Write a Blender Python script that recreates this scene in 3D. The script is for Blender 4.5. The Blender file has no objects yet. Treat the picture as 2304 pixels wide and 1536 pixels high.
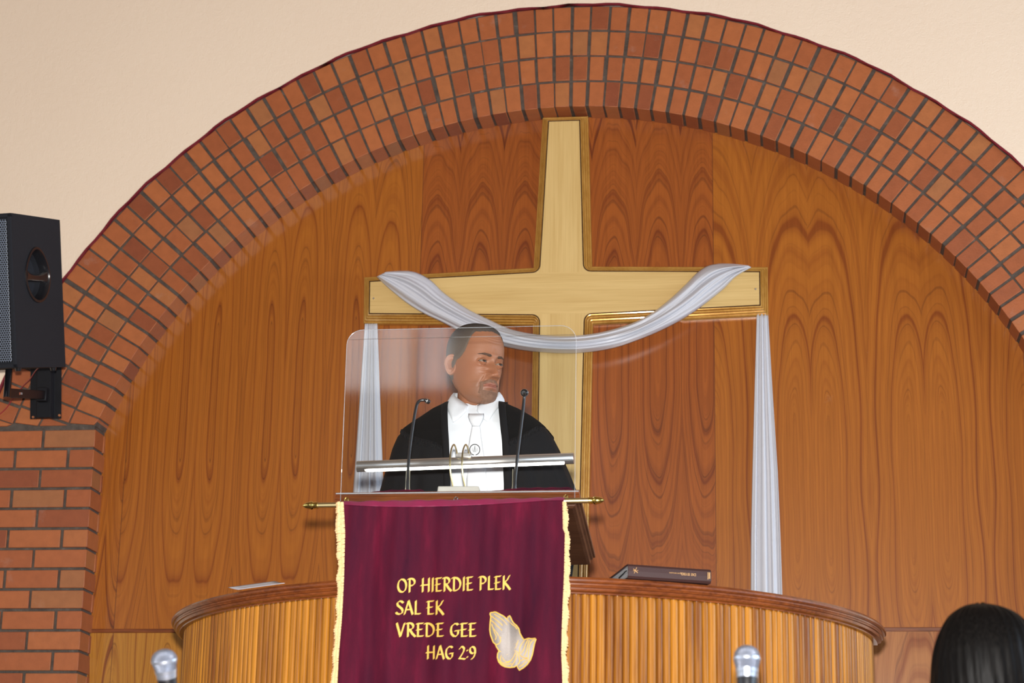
import bpy, bmesh, math, random
from math import sin, cos, pi, radians as rad, sqrt, hypot, atan2, exp
from mathutils import Vector, Matrix
random.seed(7)
SC = bpy.context.scene
COL = SC.collection

# ---------------------------------------------------------------- camera
CZ = 1.05                                   # camera height above the hall floor
FPX = 4701.1                                # focal length in pixels of the 2304 wide frame
_p, _y, _r = rad(15.80143), rad(-8.22037), rad(-1.04406)
FWD = Vector((sin(_y) * cos(_p), cos(_y) * cos(_p), sin(_p)))
_rt = Vector((cos(_y), -sin(_y), 0)); _dn = FWD.cross(_rt)
RT = cos(_r) * _rt + sin(_r) * _dn
DN = -sin(_r) * _rt + cos(_r) * _dn
CAM = Vector((0, 0, CZ))
cam = bpy.data.cameras.new('camera')
cam.sensor_width = 36.0; cam.lens = FPX / 2304 * 36.0
cam.clip_start = 0.05
cam.dof.use_dof = True; cam.dof.focus_distance = 6.7; cam.dof.aperture_fstop = 5.6
camo = bpy.data.objects.new('camera', cam); COL.objects.link(camo)
camo.matrix_world = Matrix(((RT.x, -DN.x, -FWD.x, 0), (RT.y, -DN.y, -FWD.y, 0), (RT.z, -DN.z, -FWD.z, CZ), (0, 0, 0, 1)))
SC.camera = camo

def at(px, py, Y):
    """the point of the place seen at a photo pixel, on the vertical plane y = Y"""
    d = FWD + RT * ((px - 1152) / FPX) + DN * ((py - 768) / FPX)
    return CAM + d * (Y / d.y)
def ath(px, py, z):
    d = FWD + RT * ((px - 1152) / FPX) + DN * ((py - 768) / FPX)
    return CAM + d * ((z - CZ) / d.z)

# ---------------------------------------------------------------- light
SC.view_settings.view_transform = 'Standard'; SC.view_settings.look = 'None'
SC.view_settings.exposure = 0.10; SC.view_settings.gamma = 1.0
SC.view_settings.use_curve_mapping = False
wd = bpy.data.worlds.new('sky'); SC.world = wd; wd.use_nodes = True
wd.node_tree.nodes['Background'].inputs[0].default_value = (0.62, 0.78, 1.0, 1)
wd.node_tree.nodes['Background'].inputs[1].default_value = 1.2

def area(name, loc, direction, sx, sy, power, col, shape='RECTANGLE'):
    l = bpy.data.lights.new(name, 'AREA'); l.shape = shape; l.size = sx; l.size_y = sy
    l.energy = power; l.color = col
    o = bpy.data.objects.new(name, l); COL.objects.link(o)
    o.location = loc; o.rotation_euler = Vector(direction).to_track_quat('-Z', 'Y').to_euler()
    return o
# the photographer's flash, on top of the camera
area('camera_flash', CAM + Vector((0, -0.03, 0.13)), FWD, 0.07, 0.07, 590, (1.0, 0.97, 0.93), 'DISK')
# hall
XL, XR, YB, ZC = -6.5, 5.5, -5.0, 6.9
SIDE_WINDOWS = [1.2, 3.9, 6.4]               # centres along the right wall
for yc, pw in zip(SIDE_WINDOWS, (90, 100, 200)):
    area('daylight', (XR + 0.12, yc, 3.1), (-1, 0, 0), 2.6, 1.5, pw, (0.62, 0.80, 1.0))
for yc in (0.0, 3.6):
    area('daylight', (XL - 0.12, yc, 3.1), (1, 0, 0), 2.6, 1.5, 25, (0.80, 0.90, 1.0))
CLERESTORY = [(-3.95, -2.35), (-1.3, 0.3)]
area('daylight', (-3.375, YB - 0.14, 5.85), (0, 1, 0), 1.35, 1.6, 22, (1.0, 0.98, 0.95))

# ---------------------------------------------------------------- helpers
class NT:
    def __init__(s, nt): s.nt = nt
    def n(s, t, **k):
        nd = s.nt.nodes.new(t)
        for a, v in k.items(): setattr(nd, a, v)
        return nd
    def l(s, a, b): s.nt.links.new(a, b)
    def val(s, x, sock):
        if hasattr(x, 'is_linked') or isinstance(x, bpy.types.NodeSocket): s.l(x, sock)
        else: sock.default_value = x
    def m(s, op, a, b=None, c=None):
        nd = s.n('ShaderNodeMath', operation=op); s.val(a, nd.inputs[0])
        if b is not None: s.val(b, nd.inputs[1])
        if c is not None: s.val(c, nd.inputs[2])
        return nd.outputs[0]
    def mix(s, f, a, b, mode='MIX'):
        nd = s.n('ShaderNodeMix', data_type='RGBA', blend_type=mode)
        s.val(f, nd.inputs[0])
        for x, i in ((a, 6), (b, 7)):
            if isinstance(x, bpy.types.NodeSocket): s.l(x, nd.inputs[i])
            else: nd.inputs[i].default_value = (*x[:3], 1)
        return nd.outputs[2]
    def ramp(s, f, stops, interp='LINEAR'):
        nd = s.n('ShaderNodeValToRGB'); cr = nd.color_ramp; cr.interpolation = interp
        while len(cr.elements) < len(stops): cr.elements.new(0.5)
        for e, (p, c) in zip(cr.elements, stops):
            e.position = p; e.color = (*c[:3], 1) if not isinstance(c, (int, float)) else (c, c, c, 1)
        s.l(f, nd.inputs[0]); return nd.outputs[0]
    def noise(s, vec, scale, detail=2.0, rough=0.5, dim='3D'):
        nd = s.n('ShaderNodeTexNoise', noise_dimensions=dim)
        if dim == '1D': s.val(vec, nd.inputs['W'])
        elif vec is not None: s.l(vec, nd.inputs['Vector'])
        nd.inputs['Scale'].default_value = scale; nd.inputs['Detail'].default_value = detail
        nd.inputs['Roughness'].default_value = rough
        return nd.outputs[0]
    def obj(s): return s.n('ShaderNodeTexCoord').outputs['Object']
    def xyz(s, v):
        nd = s.n('ShaderNodeSeparateXYZ'); s.l(v, nd.inputs[0]); return nd.outputs
    def vec(s, x, y, z):
        nd = s.n('ShaderNodeCombineXYZ')
        for i, q in enumerate((x, y, z)): s.val(q, nd.inputs[i])
        return nd.outputs[0]
    def mapv(s, v, sc):
        nd = s.n('ShaderNodeMapping'); s.l(v, nd.inputs[0]); nd.inputs['Scale'].default_value = sc
        return nd.outputs[0]
    def bump(s, h, strength, dist=0.01):
        nd = s.n('ShaderNodeBump'); s.l(h, nd.inputs['Height'])
        nd.inputs['Strength'].default_value = strength; nd.inputs['Distance'].default_value = dist
        return nd.outputs[0]

def newmat(name):
    m = bpy.data.materials.new(name); m.use_nodes = True
    t = NT(m.node_tree); b = m.node_tree.nodes['Principled BSDF']
    return m, t, b
def setb(b, **k):
    for a, v in k.items():
        s = b.inputs[a.replace('_', ' ')]
        s.default_value = (*v, 1) if isinstance(v, tuple) and len(v) == 3 else v
def plain(name, col, rough=0.5, metal=0.0, nscale=None, namt=0.15, bump=0.0, bscale=200, **k):
    """simple procedural material: a base colour broken up by noise, optional bump"""
    m, t, b = newmat(name)
    setb(b, Base_Color=col, Roughness=rough, Metallic=metal)
    if nscale:
        f = t.noise(t.obj(), nscale, 3)
        t.l(t.mix(f, tuple(c * (1 - namt) for c in col), tuple(min(1, c * (1 + namt)) for c in col)), b.inputs['Base Color'])
    if bump: t.l(t.bump(t.noise(t.obj(), bscale, 2), bump, 0.002), b.inputs['Normal'])
    for a, v in k.items(): setb(b, **{a: v})
    return m

class MB:
    def __init__(s): s.b = bmesh.new()
    def v(s, *p): return s.b.verts.new(p[0] if len(p) == 1 else p)
    def face(s, pts, mi=0):
        f = s.b.faces.new([s.v(Vector(p)) for p in pts]); f.material_index = mi; return f
    def grid(s, rows, wrap=False, cap=False, mi=0, skip=None):
        """rows: list of lists of points"""
        V = [[s.v(Vector(p)) for p in r] for r in rows]
        n = len(V[0])
        for i in range(len(V) - 1):
            for j in range(n if wrap else n - 1):
                if skip and skip(i, j): continue
                k = (j + 1) % n
                q = []
                for w in (V[i][j], V[i][k], V[i + 1][k], V[i + 1][j]):
                    if w not in q: q.append(w)
                f = s.b.faces.new(q); f.material_index = mi
        if cap and wrap:
            for r in (V[0], V[-1]):
                try: s.b.faces.new(r).material_index = mi
                except ValueError: pass
        return V
    def box(s, c, h, M=None, mi=0):
        """centre, half sizes, optional 3x3 rotation"""
        c = Vector(c); P = []
        for x in (-1, 1):
            for y in (-1, 1):
                for z in (-1, 1):
                    d = Vector((x * h[0], y * h[1], z * h[2]))
                    P.append(s.v(c + (M @ d if M else d)))
        for q in ((0, 1, 3, 2), (4, 6, 7, 5), (0, 4, 5, 1), (2, 3, 7, 6), (0, 2, 6, 4), (1, 5, 7, 3)):
            f = s.b.faces.new([P[i] for i in q]); f.material_index = mi
    def hexa(s, P, mi=0):
        """8 points: bottom ring 0-3, top ring 4-7"""
        V = [s.v(Vector(p)) for p in P]
        for q in ((3, 2, 1, 0), (4, 5, 6, 7), (0, 1, 5, 4), (1, 2, 6, 5), (2, 3, 7, 6), (3, 0, 4, 7)):
            f = s.b.faces.new([V[i] for i in q]); f.material_index = mi
    def tube(s, pts, r, n=10, cap=True, mi=0):
        pts = [Vector(p) for p in pts]; rows = []
        up = Vector((0, 0, 1)); prev = None
        for i, p in enumerate(pts):
            t = (pts[min(i + 1, len(pts) - 1)] - pts[max(i - 1, 0)]).normalized()
            if prev is None:
                a = t.cross(up)
                if a.length < 1e-4: a = t.cross(Vector((0, 1, 0)))
                a.normalize()
            else: a = (prev - t * prev.dot(t)).normalized()
            prev = a; b = t.cross(a)
            rr = r[i] if isinstance(r, (list, tuple)) else r
            rows.append([p + a * (rr * cos(2 * pi * k / n)) + b * (rr * sin(2 * pi * k / n)) for k in range(n)])
        s.grid(rows, wrap=True, cap=cap, mi=mi)
    def lathe(s, prof, c, axis=(0, 0, 1), n=32, mi=0, cap=True):
        """prof: (radius, height) along axis from c"""
        ax = Vector(axis).normalized(); a = ax.orthogonal().normalized(); b = ax.cross(a); c = Vector(c)
        rows = [[c + ax * h + a * (r * cos(2 * pi * k / n)) + b * (r * sin(2 * pi * k / n)) for k in range(n)] for r, h in prof]
        s.grid(rows, wrap=True, cap=cap, mi=mi)
    def prism(s, pts, d, mi=0):
        """polygon extruded by vector d"""
        d = Vector(d); A = [s.v(Vector(p)) for p in pts]; B = [s.v(Vector(p) + d) for p in pts]
        n = len(A)
        s.b.faces.new(A).material_index = mi; s.b.faces.new(B[::-1]).material_index = mi
        for i in range(n):
            s.b.faces.new((A[i], B[i], B[(i + 1) % n], A[(i + 1) % n])).material_index = mi
    def build(s, name, mat, parent=None, smooth=True, bevel=0, kind=None, merge=0, seg=2, angle=40, subsurf=0, solid=0, off=-1):
        if merge: bmesh.ops.remove_doubles(s.b, verts=s.b.verts, dist=merge)
        bmesh.ops.recalc_face_normals(s.b, faces=s.b.faces)
        me = bpy.data.meshes.new(name); s.b.to_mesh(me); s.b.free()
        for m in (mat if isinstance(mat, (list, tuple)) else [mat]): me.materials.append(m)
        o = bpy.data.objects.new(name, me); COL.objects.link(o)
        if smooth:
            me.polygons.foreach_set('use_smooth', [True] * len(me.polygons))
            try: me.set_sharp_from_angle(angle=rad(angle))
            except Exception: pass
        if solid:
            md = o.modifiers.new('solid', 'SOLIDIFY'); md.thickness = solid; md.offset = off
        if bevel:
            md = o.modifiers.new('bevel', 'BEVEL'); md.width = bevel; md.segments = seg; md.limit_method = 'ANGLE'; md.angle_limit = rad(35)
        if subsurf:
            md = o.modifiers.new('sub', 'SUBSURF'); md.levels = subsurf; md.render_levels = subsurf
        if parent:
            o.parent = parent; o.matrix_parent_inverse = parent.matrix_basis.inverted()
        if kind: o['kind'] = kind
        return o
def thing(name, label, cat, loc, group=None):
    o = bpy.data.objects.new(name, None); COL.objects.link(o); o.location = loc
    o.empty_display_size = 0.1
    o['label'] = label; o['category'] = cat
    if group: o['group'] = group
    return o
def tag(o, label, cat, group=None):
    o['label'] = label; o['category'] = cat
    if group: o['group'] = group
    return o
def lerp(a, b, t): return a + (b - a) * t
def interp(tab, z):
    """piecewise-linear table of (key, v1, v2 ..) sorted by key"""
    if z <= tab[0][0]: return list(tab[0][1:])
    for a, b in zip(tab, tab[1:]):
        if z <= b[0]:
            t = (z - a[0]) / (b[0] - a[0]); return [lerp(p, q, t) for p, q in zip(a[1:], b[1:])]
    return list(tab[-1][1:])
def spline(pts, n):
    """Catmull-Rom through pts, n samples"""
    pts = [Vector(p) for p in pts]; out = []
    m = len(pts) - 1
    for i in range(n):
        u = i / (n - 1) * m; k = min(int(u), m - 1); t = u - k
        p0, p1, p2, p3 = pts[max(k - 1, 0)], pts[k], pts[k + 1], pts[min(k + 2, m)]
        out.append(0.5 * ((2 * p1) + (p2 - p0) * t + (2 * p0 - 5 * p1 + 4 * p2 - p3) * t * t + (3 * p1 - p0 - 3 * p2 + p3) * t ** 3))
    return out

# ---------------------------------------------------------------- materials
def mat_plaster():
    m, t, b = newmat('cream_plaster')
    o = t.obj(); f = t.noise(o, 1.3, 3)
    t.l(t.mix(f, (0.80, 0.64, 0.49), (0.84, 0.685, 0.53)), b.inputs['Base Color'])
    h = t.m('ADD', t.noise(o, 170, 3, 0.6), t.m('MULTIPLY', t.noise(o, 45, 2), 0.8))
    t.l(t.bump(h, 0.5, 0.004), b.inputs['Normal'])
    setb(b, Roughness=0.42); b.inputs['Specular IOR Level'].default_value = 0.45
    return m
def mat_brick():
    m, t, b = newmat('fired_clay_brick')
    g = t.n('ShaderNodeNewGeometry'); o = t.obj()
    c = t.ramp(g.outputs['Random Per Island'], [(0, (0.25, 0.062, 0.024)), (0.10, (0.31, 0.082, 0.028)), (0.3, (0.365, 0.100, 0.032)),
               (0.6, (0.40, 0.115, 0.036)), (0.85, (0.43, 0.130, 0.040)), (0.94, (0.40, 0.140, 0.045)), (1, (0.33, 0.125, 0.048))])
    n1 = t.noise(o, 28, 4, 0.6)
    c = t.mix(0.45, c, t.ramp(n1, [(0.25, (0.6, 0.6, 0.6)), (0.75, (1, 1, 1))]), 'MULTIPLY')
    n2 = t.noise(o, 9, 5, 0.7)
    c = t.mix(t.ramp(n2, [(0.62, 0.0), (0.82, 0.28)]), c, (0.42, 0.33, 0.28))
    n3 = t.noise(o, 160, 2)
    c = t.mix(t.ramp(n3, [(0.70, 0.0), (0.78, 0.5)]), c, (0.10, 0.035, 0.02))
    t.l(c, b.inputs['Base Color'])
    t.l(t.bump(t.noise(o, 120, 4, 0.7), 0.35, 0.003), b.inputs['Normal'])
    setb(b, Roughness=0.45); b.inputs['Specular IOR Level'].default_value = 0.4
    return m
def mat_mortar():
    m, t, b = newmat('grey_mortar'); o = t.obj()
    t.l(t.ramp(t.noise(o, 25, 5, 0.7), [(0.3, (0.050, 0.036, 0.028)), (0.6, (0.095, 0.072, 0.056)), (0.8, (0.20, 0.165, 0.14))]), b.inputs['Base Color'])
    t.l(t.bump(t.noise(o, 150, 4, 0.7), 0.8, 0.004), b.inputs['Normal'])
    setb(b, Roughness=0.75)
    return m
ALC_Y = 8.2407 + 0.1357
SEAM_Z = 1.1800 + CZ
VS_L = at(441, 1000, ALC_Y).x; VS_C = at(1034, 480, ALC_Y).x; VS_R = at(1817, 560, ALC_Y).x
def mat_veneer():
    """varnished sheets of book matched veneer: tall nested ovals, one figure per leaf"""
    m, t, b = newmat('varnished_veneer')
    x, _, z = t.xyz(t.obj())
    low = t.m('LESS_THAN', z, SEAM_Z)                               # the sheets under the batten
    sh = t.m('FLOOR', t.m('DIVIDE', t.m('SUBTRACT', x, -1.612), 1.250))
    sid = t.m('ADD', sh, t.m('MULTIPLY', low, 7.0))
    # leaves of veneer inside a sheet: width, first seam and offset of the figure differ by sheet
    isr = t.m('GREATER_THAN', sh, 0.5); isl = t.m('LESS_THAN', sh, -0.5)
    def pick(l_, c_, r_): return t.m('ADD', c_, t.m('ADD', t.m('MULTIPLY', isr, r_ - c_), t.m('MULTIPLY', isl, l_ - c_)))
    lw = pick(0.1850, 0.1900, 0.2290)
    u = t.m('DIVIDE', t.m('SUBTRACT', x, pick(VS_L, VS_C, VS_R)), lw)
    leaf = t.m('FLOOR', u); fu = t.m('SUBTRACT', t.m('SUBTRACT', u, leaf), 0.5)
    odd = t.m('FLOORED_MODULO', leaf, 2.0)
    mir = t.m('SUBTRACT', 1.0, t.m('MULTIPLY', odd, 2.0))
    fm = t.m('MULTIPLY', fu, mir)
    wn = t.n('ShaderNodeTexWhiteNoise', noise_dimensions='1D'); t.l(t.m('ADD', sid, 3.3), wn.inputs['W'])
    rs = wn.outputs['Value']
    wn2 = t.n('ShaderNodeTexWhiteNoise', noise_dimensions='1D'); t.l(t.m('ADD', t.m('MULTIPLY', sid, 31.0), t.m('FLOOR', t.m('MULTIPLY', leaf, 0.5))), wn2.inputs['W'])
    rl = wn2.outputs['Value']
    wob = t.noise(t.vec(t.m('MULTIPLY', fm, 0.5), t.m('MULTIPLY', sid, 5.7), t.m('MULTIPLY', z, 1.0)), 1.6, 2)
    fo = t.m('ADD', t.m('ADD', fm, pick(0.13, 0.02, 0.22)), t.m('MULTIPLY', t.m('SUBTRACT', wob, 0.5), 0.22))
    zc = t.m('ADD', pick(2.16 + CZ, 2.27 + CZ, 1.75 + CZ), t.m('MULTIPLY', t.m('SUBTRACT', rl, 0.5), 0.12))
    zc = t.m('ADD', zc, t.m('MULTIPLY', low, -1.6))
    dz = t.m('SUBTRACT', z, zc)
    wx = t.m('ABSOLUTE', t.m('MULTIPLY', fo, pick(1.60, 1.40, 1.45)))
    dzs = t.m('MAXIMUM', t.m('SUBTRACT', t.m('ABSOLUTE', dz), pick(0.26, 0.08, 0.25)), 0.0)
    f = t.m('SQRT', t.m('ADD', t.m('POWER', wx, 2.0), t.m('POWER', dzs, 2.0)))
    f = t.m('ADD', f, t.m('MULTIPLY', t.noise(t.vec(t.m('MULTIPLY', fm, 1.6), sid, t.m('MULTIPLY', z, 0.9)), 1.5, 1.2), 0.20))
    g = t.m('ADD', t.m('MULTIPLY', f, pick(9.0, 10.0, 9.0)), t.m('MULTIPLY', sid, 17.3))
    band = t.noise(g, 1.0, 3.0, 0.55, '1D')
    thin = t.noise(t.m('MULTIPLY', g, 1.0), 4.2, 1.0, 0.5, '1D')
    dark = t.ramp(band, [(0.28, 1.0), (0.40, 0.42), (0.52, 0.12), (0.62, 0.0)])
    line = t.m('MULTIPLY', t.ramp(thin, [(0.30, 1.0), (0.38, 0.0)]), t.ramp(band, [(0.34, 1.0), (0.58, 0.25)]))
    fib = t.noise(t.vec(t.m('MULTIPLY', x, 520), 0.0, t.m('MULTIPLY', z, 7.0)), 1.0, 4, 0.6)
    fib2 = t.noise(t.vec(t.m('MULTIPLY', x, 90), 3.0, t.m('MULTIPLY', z, 1.5)), 1.0, 3, 0.5)
    # sheet colours: the sheet behind the cross is the reddest
    mid = t.m('MULTIPLY', t.m('COMPARE', sh, 0.0, 0.3), t.m('SUBTRACT', 1.0, low))
    ca = t.mix(mid, (0.40, 0.125, 0.015), (0.34, 0.090, 0.015))
    ca = t.mix(t.m('MULTIPLY', t.m('GREATER_THAN', sh, 0.5), low), ca, (0.40, 0.150, 0.042))
    ca = t.mix(t.m('MULTIPLY', t.m('LESS_THAN', sh, -0.5), low), ca, (0.47, 0.20, 0.026))
    cd = t.mix(mid, (0.225, 0.052, 0.008), (0.150, 0.030, 0.008))
    amt = t.mix(mid, (0.92, 0.92, 0.92), (0.95, 0.95, 0.95))
    c = t.mix(t.m('MULTIPLY', dark, amt), ca, cd)
    c = t.mix(t.m('MULTIPLY', line, pick(0.68, 0.72, 0.50)), c, (0.085, 0.022, 0.008))
    c = t.mix(0.5, c, t.ramp(fib, [(0.3, (0.62, 0.60, 0.58)), (0.6, (1.0, 1.0, 1.0))]), 'MULTIPLY')
    c = t.mix(0.5, c, t.ramp(fib2, [(0.3, (0.70, 0.66, 0.62)), (0.65, (1.0, 1.0, 1.0))]), 'MULTIPLY')
    # butt joints between the sheets
    sx = t.m('FRACT', t.m('ADD', t.m('DIVIDE', t.m('SUBTRACT', x, -1.612), 1.250), 0.5))
    jt = t.m('LESS_THAN', t.m('ABSOLUTE', t.m('SUBTRACT', sx, 0.5)), 0.0013)
    c = t.mix(t.m('MULTIPLY', jt, 0.7), c, (0.09, 0.025, 0.01))
    # scuffs
    sc = t.ramp(t.noise(t.obj(), 3.0, 8, 0.75), [(0.66, 0.0), (0.80, 0.22)])
    c = t.mix(sc, c, (0.50, 0.36, 0.24))
    t.l(c, b.inputs['Base Color'])
    setb(b, Roughness=0.40); b.inputs['Specular IOR Level'].default_value = 0.15
    b.inputs['Coat Weight'].default_value = 0.85; b.inputs['Coat Roughness'].default_value = 0.17; b.inputs['Coat IOR'].default_value = 1.5
    t.l(t.bump(fib, 0.05, 0.001), b.inputs['Normal'])
    return m
def mat_wood(name, ca, cb, axis=2, rough=0.35, coat=0.0, fine=260, long=5.0, island=0.0, bump=0.05, contrast=(0.35, 0.65)):
    """plain straight-grained timber; axis = grain direction"""
    m, t, b = newmat(name); o = t.obj()
    sc = [fine] * 3; sc[axis] = long
    f = t.noise(t.mapv(o, tuple(sc)), 1.0, 4, 0.6)
    sc2 = [fine * 0.12] * 3; sc2[axis] = long * 0.35
    f2 = t.noise(t.mapv(o, tuple(sc2)), 1.0, 4, 0.6)
    k = t.m('ADD', t.m('MULTIPLY', f, 0.5), t.m('MULTIPLY', f2, 0.5))
    if island:
        g = t.n('ShaderNodeNewGeometry').outputs['Random Per Island']
        k = t.m('ADD', k, t.m('MULTIPLY', t.m('SUBTRACT', g, 0.5), island))
    c = t.ramp(k, [(contrast[0], cb), (contrast[1], ca)])
    t.l(c, b.inputs['Base Color'])
    t.l(t.bump(f, bump, 0.001), b.inputs['Normal'])
    setb(b, Roughness=rough)
    b.inputs['Specular IOR Level'].default_value = 0.3
    if coat: b.inputs['Coat Weight'].default_value = coat; b.inputs['Coat Roughness'].default_value = 0.12
    return m
M_plaster = mat_plaster(); M_brick = mat_brick(); M_mortar = mat_mortar(); M_veneer = mat_veneer()
M_maroonpaint = plain('maroon_paint', (0.16, 0.012, 0.022), 0.28, nscale=40, bump=0.6, bscale=120)
M_white = plain('white_paint', (0.80, 0.78, 0.74), 0.6, nscale=3, namt=0.03)
M_hall = plain('beige_wall_paint', (0.42, 0.34, 0.26), 0.8, nscale=3, namt=0.03)
M_floor = plain('grey_carpet', (0.07, 0.035, 0.03), 0.9, nscale=30, bump=0.5)
M_pale = mat_wood('pale_cross_timber', (0.66, 0.46, 0.19), (0.53, 0.34, 0.12), axis=2, rough=0.4, coat=0.25, fine=220, long=4)
M_paleh = mat_wood('pale_cross_timber_across', (0.66, 0.46, 0.19), (0.53, 0.34, 0.12), axis=0, rough=0.4, coat=0.25, fine=220, long=4)
M_gilt = mat_wood('golden_moulding', (0.62, 0.35, 0.085), (0.45, 0.22, 0.04), axis=2, rough=0.28, coat=0.6, fine=90, long=30)
setb(M_gilt.node_tree.nodes['Principled BSDF'], Metallic=0.35)
M_reed = mat_wood('golden_reeded_timber', (0.42, 0.168, 0.015), (0.14, 0.040, 0.005), axis=2, rough=0.5, coat=0.12, fine=190, long=6, island=0.34, contrast=(0.30, 0.68))
M_reed.node_tree.nodes['Principled BSDF'].inputs['Specular IOR Level'].default_value = 0.16
M_rail = mat_wood('red_brown_rail_timber', (0.23, 0.060, 0.013), (0.085, 0.020, 0.006), axis=0, rough=0.35, coat=0.5, fine=120, long=10)
M_dark = mat_wood('dark_brown_timber', (0.095, 0.040, 0.020), (0.045, 0.018, 0.010), axis=0, rough=0.35, coat=0.5, fine=120, long=8)
M_ceil = mat_wood('brown_ceiling_boards', (0.20, 0.095, 0.04), (0.12, 0.05, 0.02), axis=1, rough=0.6, fine=30, long=1)
M_brass = plain('polished_brass', (0.83, 0.66, 0.20), 0.20, 1.0, nscale=60, namt=0.06)
M_brassdull = plain('satin_brass', (0.70, 0.60, 0.32), 0.32, 1.0, nscale=60, namt=0.06)
M_clip = plain('pale_brass_wire', (0.50, 0.46, 0.34), 0.4, 0.8, nscale=60, namt=0.06)
M_steel = plain('brushed_steel', (0.60, 0.57, 0.54), 0.30, 0.88, nscale=80, namt=0.08)
M_chrome = plain('chrome', (0.8, 0.82, 0.86), 0.12, 1.0, nscale=90, namt=0.04)
M_blackmetal = plain('black_metal', (0.009, 0.009, 0.011), 0.5, 0.0, nscale=70, namt=0.2)
M_blackmetal.node_tree.nodes['Principled BSDF'].inputs['Specular IOR Level'].default_value = 0.2
M_black = plain('black_plastic', (0.010, 0.010, 0.012), 0.30, nscale=60, namt=0.2)
M_white_cloth = None

def mat_cloth(name, col, rough=0.8, sheen=0.3, weave=900, namt=0.1, bump=0.2, stripe=None):
    m, t, b = newmat(name); o = t.obj()
    f = t.noise(o, 14, 4, 0.6)
    c = t.mix(f, tuple(v * (1 - namt) for v in col), tuple(min(1, v * (1 + namt)) for v in col))
    t.l(c, b.inputs['Base Color'])
    setb(b, Roughness=rough); b.inputs['Specular IOR Level'].default_value = 0.2 if max(col) < 0.05 else 0.4
    b.inputs['Sheen Weight'].default_value = sheen; b.inputs['Sheen Roughness'].default_value = 0.35
    b.inputs['Sheen Tint'].default_value = (*[min(1, v * 1.5 + 0.05) for v in col], 1)
    t.l(t.bump(t.noise(o, weave, 2), bump, 0.001), b.inputs['Normal'])
    return m
M_gown = mat_cloth('black_gown_cloth', (0.0055, 0.0055, 0.0065), 0.8, 0.03)
M_velvetblack = mat_cloth('black_velvet', (0.002, 0.002, 0.0022), 0.95, 0.0)
M_shirt = mat_cloth('white_cotton', (0.80, 0.82, 0.86), 0.7, 0.1, bump=0.1, namt=0.02)
M_tie = mat_cloth('white_satin', (0.84, 0.84, 0.86), 0.38, 0.1, bump=0.06, namt=0.02)
M_drape = mat_cloth('white_sheer_cloth', (0.56, 0.56, 0.60), 0.36, 0.2, bump=0.05, namt=0.04)
M_trouser = mat_cloth('dark_trouser_cloth', (0.02, 0.02, 0.024), 0.8, 0.1)
M_dress = mat_cloth('dark_dress_cloth', (0.03, 0.025, 0.04), 0.8, 0.2)
def mat_velvet():
    m, t, b = newmat('maroon_velvet'); o = t.obj()
    n1 = t.noise(t.mapv(o, (16, 16, 3.0)), 1.0, 4, 0.6)
    n2 = t.noise(o, 420, 2)
    c = t.ramp(n1, [(0.30, (0.036, 0.0024, 0.013)), (0.55, (0.064, 0.003, 0.015)), (0.75, (0.115, 0.004, 0.021))])
    c = t.mix(0.35, c, t.ramp(n2, [(0.3, (0.6, 0.6, 0.7)), (0.7, (1, 1, 1))]), 'MULTIPLY')
    t.l(c, b.inputs['Base Color']); setb(b, Roughness=0.85)
    b.inputs['Specular IOR Level'].default_value = 0.15
    b.inputs['Sheen Weight'].default_value = 0.22; b.inputs['Sheen Roughness'].default_value = 0.30
    b.inputs['Sheen Tint'].default_value = (0.55, 0.05, 0.20, 1)
    t.l(t.bump(n2, 0.3, 0.001), b.inputs['Normal'])
    return m
M_velvet = mat_velvet()
M_lining = mat_cloth('maroon_lining', (0.20, 0.014, 0.055), 0.5, 0.3)
M_goldthread = plain('gold_thread', (0.70, 0.43, 0.075), 0.45, 0.0, nscale=500, namt=0.25, bump=0.6, bscale=900)
M_beige = plain('beige_stitching', (0.36, 0.32, 0.295), 0.7, nscale=600, namt=0.3, bump=0.6, bscale=900)
M_fringe = plain('pale_gold_braid', (0.80, 0.53, 0.27), 0.55, nscale=300, namt=0.25, bump=0.5, bscale=600)
def mat_clear():
    m = bpy.data.materials.new('clear_acrylic'); m.use_nodes = True; nt = m.node_tree; t = NT(nt)
    nt.nodes.remove(nt.nodes['Principled BSDF']); out = nt.nodes['Material Output']
    tr = t.n('ShaderNodeBsdfTransparent'); tr.inputs[0].default_value = (0.97, 0.98, 0.98, 1)
    gl = t.n('ShaderNodeBsdfGlossy'); gl.inputs['Roughness'].default_value = 0.05
    fr = t.n('ShaderNodeFresnel'); fr.inputs[0].default_value = 1.45
    mx = t.n('ShaderNodeMixShader'); t.l(fr.outputs[0], mx.inputs[0]); t.l(tr.outputs[0], mx.inputs[1]); t.l(gl.outputs[0], mx.inputs[2])
    t.l(mx.outputs[0], out.inputs[0]); return m
M_clear = mat_clear()
M_clearedge = plain('acrylic_edge', (0.55, 0.58, 0.62), 0.2)
setb(M_clearedge.node_tree.nodes['Principled BSDF'], Alpha=0.34)

# ---------------------------------------------------------------- the hall shell
D = 8.2407                      # front face of the brickwork
XC, ZCIR = -0.9697, 1.26405 + CZ
RI, RO = 2.1279, 2.594
DEP = 0.1357
XPL = -2.956; XPR = 2 * XC - XPL
SPR = 2.0255 + CZ               # where the arch springs from the piers
YW = D - 0.012                  # plaster stands a little proud

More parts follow.
